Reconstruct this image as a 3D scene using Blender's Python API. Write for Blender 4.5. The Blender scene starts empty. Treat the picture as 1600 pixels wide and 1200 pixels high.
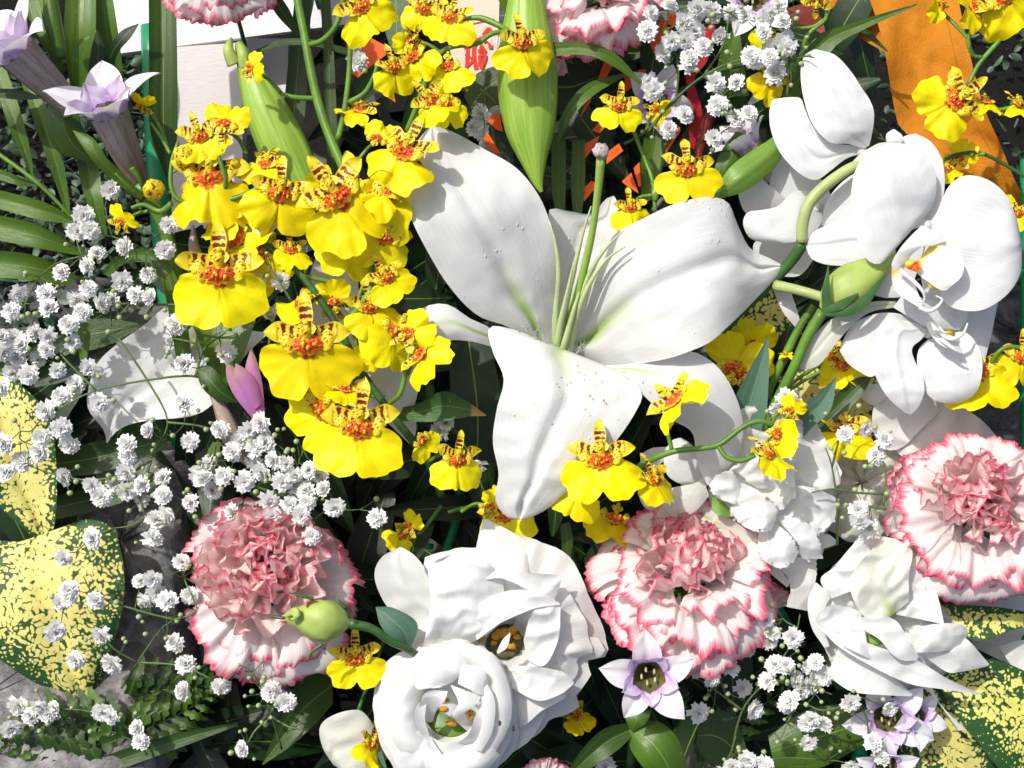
import bpy, math, random
from math import radians, sin, cos, pi, atan2, hypot, exp
from mathutils import Vector, Matrix, Euler, noise
random.seed(7)
C = bpy.context.scene.collection
S = 0.0004            # one unit of the plan drawing is 0.4 mm
D = 2500.0            # camera distance in plan units (1 m)
PITCH = radians(62)
# ------------------------------------------------------------------ camera, world, sun
RC = Matrix(((1, 0, 0), (0, sin(PITCH), -cos(PITCH)), (0, cos(PITCH), sin(PITCH))))   # columns: right, up, toward camera
ORG = Vector((0, 0, 0.26))
def V(x, y, z=0.0):
    k = (D - z) / D
    return ORG + RC @ Vector(((x - 800) * k * S, (600 - y) * k * S, z * S))
cam = bpy.data.objects.new('camera', bpy.data.cameras.new('camera')); C.objects.link(cam)
cam.location = ORG + RC @ Vector((0, 0, D * S)); cam.rotation_euler = RC.to_euler()
cam.data.sensor_width = 36; cam.data.lens = 36 * (D / 1600.0); cam.data.clip_end = 200; cam.data.clip_start = 0.02
sc = bpy.context.scene; sc.camera = cam
sd = (RC @ Vector((-0.42, 0.50, 0.74))).normalized()
W = bpy.data.worlds.new('World'); sc.world = W; W.use_nodes = True
wn = W.node_tree.nodes; wl = W.node_tree.links
sky = wn.new('ShaderNodeTexSky'); sky.sky_type = 'NISHITA'; sky.sun_disc = False
sky.sun_elevation = math.asin(sd.z); sky.sun_rotation = atan2(sd.x, sd.y)
sky.dust_density = 5.0; sky.ozone_density = 0.7; sky.air_density = 0.8
bg = wn['Background']; bg.inputs[1].default_value = 0.15
wl.new(sky.outputs[0], bg.inputs[0])
sun = bpy.data.objects.new('sun', bpy.data.lights.new('sun', 'SUN')); C.objects.link(sun)
sun.data.energy = 3.5; sun.data.angle = radians(0.9); sun.data.color = (1, 0.975, 0.935)
sun.rotation_euler = sd.to_track_quat('Z', 'Y').to_euler(); sun.location = (0, 0, 3)
sc.view_settings.view_transform = 'Standard'; sc.view_settings.look = 'None'
sc.view_settings.exposure = 0.12; sc.view_settings.gamma = 1.0
sc.cycles.max_bounces = 8; sc.cycles.transparent_max_bounces = 6

# ------------------------------------------------------------------ tagging
def tag(o, label=None, cat=None, group=None, kind=None):
    if label: o['label'] = label
    if cat: o['category'] = cat
    if group: o['group'] = group
    if kind: o['kind'] = kind
    return o
def empty(name, loc, label, cat, group=None, parent=None):
    o = bpy.data.objects.new(name, None); C.objects.link(o); o.location = loc; o.empty_display_size = 0.01
    return tag(o, label, cat, group)

# ------------------------------------------------------------------ curves
def cr(P, n):
    """Catmull-Rom through P (tuples of any size), n samples evenly by arc length."""
    P = [tuple(map(float, p)) for p in P]
    if len(P) == 2:
        return [tuple(a + (b - a) * i / (n - 1) for a, b in zip(*P)) for i in range(n)]
    Q = [tuple(2 * a - b for a, b in zip(P[0], P[1]))] + P + [tuple(2 * a - b for a, b in zip(P[-1], P[-2]))]
    dense = []
    for i in range(1, len(Q) - 2):
        p0, p1, p2, p3 = Q[i - 1:i + 3]
        for k in range(12):
            t = k / 12
            dense.append(tuple(0.5 * (2 * b + (c - a) * t + (2 * a - 5 * b + 4 * c - d) * t * t + (3 * b - a - 3 * c + d) * t ** 3)
                               for a, b, c, d in zip(p0, p1, p2, p3)))
    dense.append(P[-1])
    acc = [0.0]
    for a, b in zip(dense, dense[1:]):
        acc.append(acc[-1] + max(1e-6, math.sqrt(sum((x - y) ** 2 for x, y in zip(a[:3], b[:3])))))
    out = []; j = 0
    for i in range(n):
        s = acc[-1] * i / (n - 1)
        while j < len(acc) - 2 and acc[j + 1] < s: j += 1
        t = (s - acc[j]) / (acc[j + 1] - acc[j]); t = min(1, max(0, t))
        out.append(tuple(a + (b - a) * t for a, b in zip(dense[j], dense[j + 1])))
    return out
def samp(L, t):
    """sample list of floats evenly spread over t in 0..1 (smooth)"""
    if not isinstance(L, (list, tuple)): return L
    if len(L) == 1: return L[0]
    x = min(0.99999, max(0, t)) * (len(L) - 1); i = int(x); f = x - i
    p1, p2 = L[i], L[i + 1]; p0 = L[i - 1] if i else 2 * p1 - p2; p3 = L[i + 2] if i + 2 < len(L) else 2 * p2 - p1
    return 0.5 * (2 * p1 + (p2 - p0) * f + (2 * p0 - 5 * p1 + 4 * p2 - p3) * f * f + (3 * p1 - p0 - 3 * p2 + p3) * f ** 3)
def nz(x, y, z=0.0): return noise.noise(Vector((x, y, z)))
def sm(a, b, x):
    t = min(1, max(0, (x - a) / (b - a))); return t * t * (3 - 2 * t)

# ------------------------------------------------------------------ mesh builder
class MB:
    def __init__(s): s.v = []; s.f = []; s.uv = []; s.mi = []
    def grid(s, fn, nu, nv, wrap=False, u0=-1.0, u1=1.0, mi=0):
        b = len(s.v)
        for j in range(nv + 1):
            for i in range(nu + 1):
                u = u0 + (u1 - u0) * i / nu; v = j / nv
                s.v.append(Vector(fn(u, v))); s.uv.append((i / nu, v))
        for j in range(nv):
            for i in range(nu):
                a = b + j * (nu + 1) + i
                s.f.append((a, a + 1, a + nu + 2, a + nu + 1)); s.mi.append(mi)
        return s
    def tube(s, P, R, n=7, m=None, cap=True, mi=0):
        m = m or max(4, len(P) * 4)
        Q = [Vector(p) for p in cr([tuple(p) for p in P], m)]
        b = len(s.v); up = Vector((0.3, 0.2, 1)).normalized(); x = None
        for j in range(m):
            d = (Q[min(m - 1, j + 1)] - Q[max(0, j - 1)]).normalized()
            x = (up.cross(d) if x is None else (x - d * x.dot(d)))
            if x.length < 1e-6: x = Vector((1, 0, 0)).cross(d)
            x.normalize(); y = d.cross(x); r = samp(R, j / (m - 1))
            for i in range(n):
                a = 2 * pi * i / n
                s.v.append(Q[j] + (x * cos(a) + y * sin(a)) * r); s.uv.append((i / n, j / (m - 1)))
        for j in range(m - 1):
            for i in range(n):
                a = b + j * n + i; c = b + j * n + (i + 1) % n
                s.f.append((a, c, c + n, a + n)); s.mi.append(mi)
        if cap:
            s.f.append(tuple(b + i for i in range(n))[::-1]); s.mi.append(mi)
            s.f.append(tuple(b + (m - 1) * n + i for i in range(n))); s.mi.append(mi)
        return s
    def ball(s, c, r, nu=8, nv=6, mi=0, nf=0.0):
        c = Vector(c); r = Vector(r) if isinstance(r, (tuple, Vector)) else Vector((r, r, r))
        def fn(u, v):
            a = u * pi; t = v * pi; q = 1 + nf * nz(cos(a) * 2 + c.x * 900, sin(a) * 2 + c.y * 900, t * 2)
            return c + Vector((r.x * sin(t) * cos(a), r.y * sin(t) * sin(a), -r.z * cos(t))) * q
        return s.grid(fn, nu, nv, mi=mi)
    def box(s, c, ax, ay, az, mi=0):
        """box from centre and three half-axis vectors"""
        b = len(s.v)
        for sx, sy, sz in ((-1, -1, -1), (1, -1, -1), (1, 1, -1), (-1, 1, -1), (-1, -1, 1), (1, -1, 1), (1, 1, 1), (-1, 1, 1)):
            s.v.append(c + ax * sx + ay * sy + az * sz); s.uv.append((sx * .5 + .5, sy * .5 + .5))
        for q in ((0, 3, 2, 1), (4, 5, 6, 7), (0, 1, 5, 4), (2, 3, 7, 6), (1, 2, 6, 5), (3, 0, 4, 7)):
            s.f.append(tuple(b + i for i in q)); s.mi.append(mi)
        return s
    def mesh(s, name, mats, org=Vector((0, 0, 0)), smooth=True):
        m = bpy.data.meshes.new(name)
        m.from_pydata([tuple(p - org) for p in s.v], [], s.f)
        for mt in (mats if isinstance(mats, (list, tuple)) else [mats]): m.materials.append(mt)
        uvl = m.uv_layers.new(name='UVMap')
        vi = [0] * len(m.loops); m.loops.foreach_get('vertex_index', vi)
        flat = [0.0] * (2 * len(vi))
        for k, i in enumerate(vi): flat[2 * k], flat[2 * k + 1] = s.uv[i]
        uvl.data.foreach_set('uv', flat)
        m.polygons.foreach_set('material_index', s.mi)
        m.polygons.foreach_set('use_smooth', [smooth] * len(m.polygons))
        m.update(); return m
    def build(s, name, mats, parent=None, smooth=True, org=None):
        org = parent_world(parent) if parent else (org or Vector((0, 0, 0)))
        o = bpy.data.objects.new(name, s.mesh(name, mats, org, smooth)); C.objects.link(o)
        if parent: o.parent = parent
        else: o.location = org
        return o
def parent_world(o):
    v = Vector((0, 0, 0))
    while o: v += o.location; o = o.parent
    return v
def inst(name, me, parent, M, label=None):
    """link mesh me as child of parent (parent has no rotation) at world matrix M"""
    o = bpy.data.objects.new(name, me); C.objects.link(o)
    if parent:
        o.parent = parent; M = Matrix.Translation(-parent_world(parent)) @ M
    o.matrix_basis = M
    if label: o['label'] = label
    return o
RC4 = RC.to_4x4()
def frame(x, y, z, roll=0, pitch=0, yaw=0, size=1.0):
    """flower frame: +y up in the photo, +z toward the camera; size in metres per local unit / S"""
    return (Matrix.Translation(V(x, y, z)) @ RC4 @ Matrix.Rotation(radians(roll), 4, 'Z') @ Matrix.Rotation(radians(pitch), 4, 'X')
            @ Matrix.Rotation(radians(yaw), 4, 'Y') @ Matrix.Scale(size * (D - z) / D, 4))
def look(x, y, z, dx, dy, dz, spin=0, size=1.0):
    """frame whose local z axis points along (dx,dy,dz) in photo space (dy up)"""
    q = (RC @ Vector((dx, dy, dz))).normalized().to_track_quat('Z', 'Y').to_matrix().to_4x4()
    return Matrix.Translation(V(x, y, z)) @ q @ Matrix.Rotation(radians(spin), 4, 'Z') @ Matrix.Scale(size * (D - z) / D, 4)

CUPK = [1.0]
def blade_fn(L, R, zs, cup=0, crease=0, ruf=0, rf=3, seed=0, nzz=0, nv=24, sag=None, cw=.13, edge=0):
    L = cr(L, nv + 1); R = cr(R, nv + 1); ck = CUPK[0]
    def fn(u, v):
        j = min(nv, int(round(v * nv))); a = L[j]; b = R[j]; t = (u + 1) / 2
        w = hypot(a[0] - b[0], a[1] - b[1])
        x = a[0] + (b[0] - a[0]) * t; y = a[1] + (b[1] - a[1]) * t
        k = min(1, w / 60.0)
        za = a[2] if len(a) > 2 else 0; zb = b[2] if len(b) > 2 else 0
        z = samp(zs, v) + samp(cup, v) * ck * u * u * k + crease * exp(-(u / cw) ** 2) * k + za + (zb - za) * t
        z += ruf * k * abs(u) ** 2.5 * sin(rf * v * 2 * pi + (1.3 if u > 0 else 0) + seed)
        if nzz: z += nzz * k * (.9 * nz(x / 80 + seed, y / 80, seed * 1.7) - .85 * abs(nz(x / 48 + seed, y / 34, 3 + seed)) + .10 * nz(x / 12, y / 12 + seed, 3))
        if edge and abs(u) > .8:
            e = edge * nz(v * 22 + seed, u * 3, 5); x += e; y += e * .7
        return V(x, y, z)
    return fn
def blade(name, mat, parent, L, R, zs, nu=14, nv=24, label=None, **k):
    o = MB().grid(blade_fn(L, R, zs, nv=nv, **k), nu, nv).build(name, mat, parent)
    if label: o['label'] = label
    return o
def mid(*pts): return V(*pts)

# ------------------------------------------------------------------ materials
class NT:
    def __init__(s, name):
        s.m = bpy.data.materials.new(name); s.m.use_nodes = True; s.t = s.m.node_tree; s.n = s.t.nodes; s.l = s.t.links
        s.p = s.n['Principled BSDF']; s.out = s.n['Material Output']
    def node(s, typ, ins=None, **attrs):
        n = s.n.new(typ)
        for k, v in attrs.items(): setattr(n, k, v)
        for k, v in (ins or {}).items():
            if isinstance(v, bpy.types.NodeSocket): s.l.new(v, n.inputs[k])
            else: n.inputs[k].default_value = v
        return n
    def uv(s):
        t = s.node('ShaderNodeTexCoord'); x = s.node('ShaderNodeSeparateXYZ', {0: t.outputs['UV']}); return t, x.outputs[0], x.outputs[1]
    def math(s, op, a, b=0.0, c=None, clamp=False):
        d = {0: a, 1: b}
        if c is not None: d[2] = c
        return s.node('ShaderNodeMath', d, operation=op, use_clamp=clamp).outputs[0]
    def noise(s, vec, scale, detail=4, rough=.5, dist=0):
        return s.node('ShaderNodeTexNoise', {'Vector': vec, 'Scale': scale, 'Detail': detail, 'Roughness': rough, 'Distortion': dist}).outputs[0]
    def ramp(s, fac, stops):
        r = s.node('ShaderNodeValToRGB', {0: fac}); e = r.color_ramp.elements
        while len(e) < len(stops): e.new(0.5)
        for el, (p, c) in zip(e, stops):
            el.position = p; el.color = (*c, 1) if isinstance(c, tuple) else (c, c, c, 1)
        return r.outputs[0]
    def mix(s, f, a, b, mode='MIX'):
        n = s.node('ShaderNodeMix', data_type='RGBA', blend_type=mode)
        for i, v in ((0, f), (6, a), (7, b)):
            if isinstance(v, bpy.types.NodeSocket): s.l.new(v, n.inputs[i])
            elif i == 0: n.inputs[0].default_value = v
            else: n.inputs[i].default_value = (*v, 1)
        return n.outputs[2]
    def scalev(s, vec, sc3): return s.node('ShaderNodeMapping', {'Vector': vec, 'Scale': sc3}).outputs[0]
    def fin(s, col, rough=.5, spec=.4, trans=0, tcol=None, bump=None, bs=.3, bd=.001, sss=0, coat=0):
        if isinstance(col, bpy.types.NodeSocket): s.l.new(col, s.p.inputs['Base Color'])
        else: s.p.inputs['Base Color'].default_value = (*col, 1)
        if isinstance(rough, bpy.types.NodeSocket): s.l.new(rough, s.p.inputs['Roughness'])
        else: s.p.inputs['Roughness'].default_value = rough
        s.p.inputs['Specular IOR Level'].default_value = spec
        if coat: s.p.inputs['Coat Weight'].default_value = coat; s.p.inputs['Coat Roughness'].default_value = .25
        nrm = None
        if bump is not None:
            nrm = s.node('ShaderNodeBump', {'Strength': bs, 'Distance': bd, 'Height': bump}).outputs[0]
            s.l.new(nrm, s.p.inputs['Normal'])
        if trans:
            t = s.node('ShaderNodeBsdfTranslucent')
            c = tcol if tcol is not None else col
            if isinstance(c, bpy.types.NodeSocket): s.l.new(c, t.inputs[0])
            else: t.inputs[0].default_value = (*c, 1)
            if nrm: s.l.new(nrm, t.inputs['Normal'])
            mx = s.node('ShaderNodeMixShader', {0: trans, 1: s.p.outputs[0], 2: t.outputs[0]})
            s.l.new(mx.outputs[0], s.out.inputs[0])
        return s.m

def m_white(name, warm=(.80, .80, .77), base=None, green=(.45, .62, .12), gpos=.16, trans=.28, streak=.5, mid=0.0, bumps=False, pink=0.0):
    t = NT(name); tc, u, v = t.uv(); ob = tc.outputs['Object']
    vn = t.noise(t.scalev(tc.outputs['UV'], (44, 1.6, 1)), 1.6, 4, .6)       # long veins
    fn_ = t.noise(ob, 420, 3, .6)
    col = t.mix(t.ramp(vn, [(.40, 0.0), (.72, .5)]), warm, (.66, .69, .64))
    col = t.mix(t.ramp(t.noise(ob, 34, 4, .6), [(.45, 0.0), (.75, .35)]), col, (.66, .69, .66))
    if base or True:
        g = t.math('ADD', t.math('MULTIPLY', t.math('ABSOLUTE', t.math('SUBTRACT', u, .5)), 1.3), v)
        gf = t.ramp(g, [(0, 1.0), (gpos, 0.0)])
        col = t.mix(gf, col, green)
    if mid:
        um = t.math('ABSOLUTE', t.math('SUBTRACT', u, .5))
        mf = t.math('MULTIPLY', t.ramp(um, [(0.0, 1.0), (.13, 0.0)]), t.ramp(v, [(0.16, 1.0), (.40, 0.0)]))
        col = t.mix(t.math('MULTIPLY', mf, mid), col, green)
    if pink:
        pf = t.ramp(t.math('ADD', t.math('MULTIPLY', t.noise(ob, 30, 2), .5), v), [(.25, pink), (.6, 0.0)])
        col = t.mix(pf, col, (.72, .50, .62))
    h = t.math('ADD', t.math('MULTIPLY', vn, streak), t.math('MULTIPLY', fn_, .25))
    h = t.math('ADD', h, t.math('MULTIPLY', t.noise(ob, 26, 2, .5), .5)); h = t.math('ADD', h, t.math('MULTIPLY', t.noise(ob, 1300, 2, .6), .16))
    if bumps:
        vo = t.node('ShaderNodeTexVoronoi', {'Vector': t.scalev(ob, (1, 1, .5)), 'Scale': 190.0}).outputs[0]
        b = t.ramp(vo, [(0.05, 1.0), (.2, 0.0)])
        msk = t.ramp(t.noise(ob, 36, 2), [(.52, 0.0), (.6, 1.0)])
        h = t.math('ADD', h, t.math('MULTIPLY', t.math('MULTIPLY', b, msk), 1.1))
    return t.fin(col, .5, .3, trans, bump=h, bs=.5, bd=.0010)
M = {}
M['lily'] = m_white('lily_petal', mid=1.0, green=(.36, .54, .06), bumps=True, gpos=.13, trans=.28, streak=.4)
M['white'] = m_white('white_petal', gpos=.06, trans=.28, streak=.5)
M['phal'] = m_white('moth_orchid_petal', warm=(.82, .82, .81), gpos=.04, green=(.7, .75, .5), trans=.26, streak=.6)
M['phal_pink'] = m_white('moth_orchid_petal_pink', warm=(.80, .79, .78), gpos=.04, green=(.7, .65, .6), trans=.28, streak=.35, pink=.55)
M['cream'] = m_white('cream_petal', warm=(.78, .78, .66), green=(.42, .55, .12), gpos=.35, trans=.34)

def m_plain(name, col, rough=.5, var=.25, trans=0, scale=60, bs=.25, spec=.4, col2=None, coat=0):
    t = NT(name); tc, u, v = t.uv(); ob = tc.outputs['Object']
    n = t.noise(ob, scale, 5, .6); c2 = col2 or tuple(c * (1 - var) for c in col)
    c = t.mix(t.ramp(n, [(.35, 0.0), (.65, 1.0)]), col, c2)
    return t.fin(c, rough, spec, trans, bump=t.noise(ob, scale * 6, 3), bs=bs, bd=.0006, coat=coat)
def m_leaf(name, col, col2, rough=.35, trans=.12, veins=30, rib=(.16, .26, .04), ribw=.02, edge=None, brown=0):
    t = NT(name); tc, u, v = t.uv(); ob = tc.outputs['Object']
    st = t.noise(t.scalev(tc.outputs['UV'], (veins, 1.2, 1)), 2.0, 3, .6)
    big = t.noise(ob, 18, 3)
    c = t.mix(t.ramp(t.math('ADD', t.math('MULTIPLY', st, .6), t.math('MULTIPLY', big, .5)), [(.42, 0.0), (.7, 1.0)]), col, col2)
    um = t.math('ABSOLUTE', t.math('SUBTRACT', u, .5))
    c = t.mix(t.ramp(um, [(ribw * .5, .8), (ribw, 0.0)]), c, rib)
    if brown: c = t.mix(t.ramp(t.math('ADD', v, t.math('MULTIPLY', big, .12)), [(.90, 0.0), (.93, 1.0)]), c, (.40, .22, .08))
    spk = t.ramp(t.noise(ob, 330, 2), [(.68, 0.0), (.74, .35)])
    c = t.mix(spk, c, tuple(min(1, x * 2.2) for x in col2))
    h = t.math('ADD', st, t.math('MULTIPLY', t.noise(ob, 160, 3), .4))
    return t.fin(c, rough, .45, trans, bump=h, bs=.35, bd=.0008)
M['leaf_dark'] = m_leaf('dark_leaf', (.018, .045, .006), (.042, .092, .009))
M['leaf_mid'] = m_leaf('green_leaf', (.042, .095, .008), (.085, .165, .012))
M['leaf_lime'] = m_leaf('light_leaf', (.12, .24, .03), (.20, .34, .05))
M['leaf_blue'] = m_leaf('blue_green_leaf', (.055, .13, .085), (.10, .19, .12), rough=.55, rib=(.2, .3, .2), ribw=.015)
M['leaf_brown'] = m_leaf('browned_leaf', (.03, .09, .012), (.05, .14, .02), brown=1)
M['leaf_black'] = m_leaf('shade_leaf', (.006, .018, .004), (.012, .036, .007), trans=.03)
M['calyx'] = m_leaf('gentian_tube', (.27, .20, .10), (.56, .46, .48), rough=.5, trans=.2, veins=14, rib=(.2, .2, .08))
M['stem'] = m_plain('green_stem', (.13, .27, .03), .4, .35, .05)
M['stem_dk'] = m_plain('dark_green_stem', (.05, .13, .03), .4, .4)
M['stem_gyp'] = m_plain('thin_stem', (.10, .16, .05), .5, .4)
M['stem_pale'] = m_plain('pale_stem', (.42, .50, .19), .4, .2, .1)
M['filament'] = m_plain('filament_green', (.60, .70, .36), .4, .2, .2)
M['style'] = m_plain('style_green', (.36, .55, .10), .4, .2, .2)
M['stigma'] = m_plain('stigma_grey', (.50, .44, .42), .6, .4, 0, 200, 1)

def m_bud():
    t = NT('lily_bud'); tc, u, v = t.uv(); ob = tc.outputs['Object']
    st = t.noise(t.scalev(tc.outputs['UV'], (18, 1.3, 1)), 2.0, 3, .6)
    c = t.mix(t.ramp(st, [(.35, 0.0), (.65, 1.0)]), (.20, .36, .03), (.34, .50, .08))
    return t.fin(c, .42, .4, .12, bump=t.math('ADD', st, t.math('MULTIPLY', t.noise(ob, 200, 3), .4)), bs=.4, bd=.001)
M['bud'] = m_bud()
M['bud_green'] = m_plain('closed_bud', (.40, .52, .12), .45, .3, .15, 40)
M['gyp_bud'] = m_plain('tiny_bud', (.42, .52, .25), .45, .4, .1, 300)

def m_yellow(name, lo=0.0):
    t = NT(name); tc, u, v = t.uv(); ob = tc.outputs['Object']
    n = t.noise(t.scalev(tc.outputs['UV'], (14, 2, 1)), 2.0, 3)
    c = t.mix(t.ramp(n, [(.3, 0.0), (.7, 1.0)]), (.95, .87, .0), (.93, .80, .0))
    rnd = t.node('ShaderNodeObjectInfo').outputs['Random']
    c = t.mix(t.ramp(rnd, [(.35, 0.0), (1.0, .42)]), c, (.84, .56, .0))
    r = t.ramp(t.math('ADD', v, t.math('MULTIPLY', t.noise(ob, 260, 2), .22)), [(.20, 1.0), (.27, 0.0)])
    sp_ = t.ramp(t.noise(ob, 210, 2), [(.70, 0.0), (.76, .35)])
    c = t.mix(sp_, c, (.70, .40, .0)); c = t.mix(r, c, (.62, .10, .005))
    return t.fin(c, .5, .3, .30, bump=t.math('ADD', t.math('MULTIPLY', n, .4), t.noise(ob, 350, 3)), bs=.3, bd=.0008)
M['yel'] = m_yellow('orchid_lip_yellow')
def m_stripe():
    t = NT('orchid_petal_striped'); tc, u, v = t.uv(); ob = tc.outputs['Object']
    d = t.noise(ob, 330, 3)
    w = t.math('SINE', t.math('ADD', t.math('MULTIPLY', v, 33.0), t.math('MULTIPLY', d, 7.0)))
    f = t.math('MULTIPLY', t.ramp(t.math('ADD', t.math('MULTIPLY', w, .5), .5), [(.38, 0.0), (.46, 1.0)]), t.ramp(v, [(.62, 1.0), (.72, 0.0)]))
    um = t.math('ABSOLUTE', t.math('SUBTRACT', u, .5))
    f = t.math('MULTIPLY', f, t.ramp(um, [(.38, 1.0), (.47, .2)]))
    c = t.mix(f, (.76, .60, .02), (.15, .014, .005))
    return t.fin(c, .45, .35, .2, bump=d, bs=.3, bd=.0006)
M['stripe'] = m_stripe()
def m_callus():
    t = NT('orchid_callus'); tc, u, v = t.uv(); ob = tc.outputs['Object']
    a = t.noise(ob, 560, 3, .6)
    c = t.ramp(a, [(.40, (.50, .025, .004)), (.52, (.74, .075, .006)), (.64, (.80, .20, .01))])
    e = t.math('ADD', v, t.math('MULTIPLY', t.noise(t.scalev(tc.outputs['UV'], (16, 1, 1)), 2.0, 2), .45)); e = t.math('SUBTRACT', e, .30)
    c = t.mix(t.ramp(e, [(.70, 0.0), (.82, 1.0)]), c, (.84, .40, .012))
    return t.fin(c, .35, .5, .1, bump=a, bs=.9, bd=.0014)
M['callus'] = m_callus()
def m_spot():
    t = NT('orchid_spotted_yellow'); tc, u, v = t.uv(); ob = tc.outputs['Object']
    a = t.noise(ob, 520, 2, .5)
    c = t.mix(t.ramp(a, [(.56, 0.0), (.60, 1.0)]), (.80, .64, .02), (.35, .06, .01))
    return t.fin(c, .45, .4, .2, bump=a, bs=.4, bd=.0006)
M['spot'] = m_spot()

def m_carn(name, rim, tint, base=(.84, .76, .70), w=.80):
    t = NT(name); tc, u, v = t.uv(); ob = tc.outputs['Object']
    st = t.noise(t.scalev(tc.outputs['UV'], (42, 1.6, 1)), 1.5, 3, .6)      # radial streaks
    cl = t.noise(ob, 45, 3)
    c = t.mix(t.math('MULTIPLY', cl, tint), base, (.92, .42, .40))
    e = t.math('ADD', v, t.math('MULTIPLY', st, .24)); e = t.math('ADD', e, t.math('MULTIPLY', cl, .14)); e = t.math('SUBTRACT', e, .34)
    c = t.mix(t.ramp(e, [(w - .03, 0.0), (w + .03, .6), (w + .09, 1.0)]), c, rim)
    ln = t.ramp(t.noise(t.scalev(tc.outputs['UV'], (30, .7, 3)), 2.2, 2), [(.70, 0.0), (.74, .7)])
    c = t.mix(t.math('MULTIPLY', ln, t.ramp(v, [(.35, 0.0), (.7, 1.0)])), c, rim)
    return t.fin(c, .55, .25, .40, bump=t.math('ADD', st, t.math('MULTIPLY', t.noise(ob, 120, 3), .6)), bs=.55, bd=.001)
M['carn'] = m_carn('carnation_petal', (.80, .08, .19), .22, (.90, .86, .83), .755)
M['carn_in'] = m_carn('carnation_inner_petal', (.82, .11, .22), .45, (.95, .87, .84), .76)

def m_croton(name, sc=370, bias=0.0, yel=(.62, .56, .14)):
    t = NT(name); tc, u, v = t.uv(); ob = tc.outputs['Object']
    d = t.node('ShaderNodeTexNoise', {'Vector': ob, 'Scale': 70.0, 'Detail': 2.0}).outputs[1]
    wv = t.node('ShaderNodeVectorMath', {0: ob, 1: t.node('ShaderNodeVectorMath', {0: d, 'Scale': .012}, operation='SCALE').outputs[0]}, operation='ADD').outputs[0]
    vo = t.node('ShaderNodeTexVoronoi', {'Vector': wv, 'Scale': float(sc)}).outputs[0]
    um = t.math('ABSOLUTE', t.math('SUBTRACT', u, .5))
    thr = t.math('SUBTRACT', .72 + bias, t.math('MULTIPLY', t.math('POWER', um, 2.0), 1.9))
    thr = t.math('ADD', thr, t.math('MULTIPLY', t.math('SUBTRACT', t.noise(ob, 26, 3), .5), .75))
    f = t.ramp(t.math('ADD', t.math('SUBTRACT', thr, vo), .5), [(.44, 0.0), (.56, 1.0)])
    cc = t.mix(t.noise(ob, 40, 3), yel, (.70, .64, .22))
    c = t.mix(f, (.022, .075, .018), cc)
    return t.fin(c, .52, .35, .1, bump=t.noise(ob, 90, 4), bs=.5, bd=.0018)
M['croton'] = m_croton('speckled_leaf')
M['croton2'] = m_croton('speckled_leaf_green', 370, -.12, (.66, .66, .10))

def m_lilac(name, a=(.82, .80, .82), b=(.62, .46, .72), lo=.06, hi=.42):
    t = NT(name); tc, u, v = t.uv(); ob = tc.outputs['Object']
    um = t.math('MULTIPLY', t.math('ABSOLUTE', t.math('SUBTRACT', u, .5)), .9)
    f = t.ramp(t.math('ADD', t.math('ADD', v, t.math('MULTIPLY', t.noise(ob, 60, 3), .35)), t.math('MULTIPLY', um, -.5)), [(lo, 1.0), (hi, 0.0)])
    c = t.mix(f, a, b)
    return t.fin(c, .5, .35, .28, bump=t.noise(ob, 200, 4), bs=.3, bd=.0008)
M['lilac'] = m_lilac('lavender_petal')
M['lilac_dk'] = m_lilac('lavender_fold', (.70, .60, .76), (.52, .34, .62))
M['magenta'] = m_lilac('magenta_bud', (.58, .22, .50), (.45, .30, .20), .1, .6)
M['anther'] = m_plain('orange_anther', (.62, .30, .02), .6, .4, 0, 200, .8)
M['anther_p'] = m_plain('cream_anther', (.62, .56, .30), .6, .3, 0, 200, .8)
M['throat'] = m_plain('olive_throat', (.16, .15, .05), .6, .4, .1, 200, .6)
M['gyp'] = m_plain('tiny_white_petal', (.93, .93, .90), .6, .03, .2, 500, .3)
M['phal_yel'] = m_plain('lip_yellow', (.80, .62, .03), .45, .2, .2)
def m_lip():
    t = NT('moth_orchid_lip'); tc, u, v = t.uv()
    n = t.noise(tc.outputs['Object'], 90, 3)
    c = t.mix(t.ramp(t.math('ADD', v, t.math('MULTIPLY', n, .3)), [(.22, 1.0), (.36, 0.0)]), (.83, .82, .76), (.82, .62, .04))
    return t.fin(c, .4, .45, .25, bump=n, bs=.2, bd=.001)
M['lip'] = m_lip()
# ================================================================== setting
CAMP = cam.location.copy()
def G(x, y, h=0.0):
    """point where the sight line through (x, y) meets the level z = h"""
    d = (V(x, y, 0) - CAMP); t = (h - CAMP.z) / d.z
    return CAMP + d * t
def m_ground():
    t = NT('dark_soil'); ob = t.node('ShaderNodeTexCoord').outputs['Object']
    n = t.noise(ob, 9, 8, .65); n2 = t.noise(ob, 90, 6, .7)
    c = t.ramp(n, [(.35, (.004, .004, .004)), (.55, (.010, .010, .008)), (.75, (.022, .021, .018))])
    return t.fin(c, .9, .2, bump=t.math('ADD', n, n2), bs=1, bd=.01)
g = MB()
for (a, b) in [(-30, 30)]:
    g.grid(lambda u, v: Vector((u * 30, (v * 2 - 1) * 30, 0)), 8, 8)
o = g.build('ground', m_ground(), smooth=False); tag(o, 'dark soil ground below the flowers', kind='structure')
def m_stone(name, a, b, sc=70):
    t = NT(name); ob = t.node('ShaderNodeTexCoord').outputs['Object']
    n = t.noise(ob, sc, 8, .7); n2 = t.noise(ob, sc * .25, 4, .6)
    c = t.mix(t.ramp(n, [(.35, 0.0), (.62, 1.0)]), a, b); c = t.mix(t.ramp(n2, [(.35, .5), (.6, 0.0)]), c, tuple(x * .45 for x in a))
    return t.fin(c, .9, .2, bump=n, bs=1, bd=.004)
M['stone'] = m_stone('rough_grey_stone', (.10, .098, .095), (.34, .33, .32))
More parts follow.
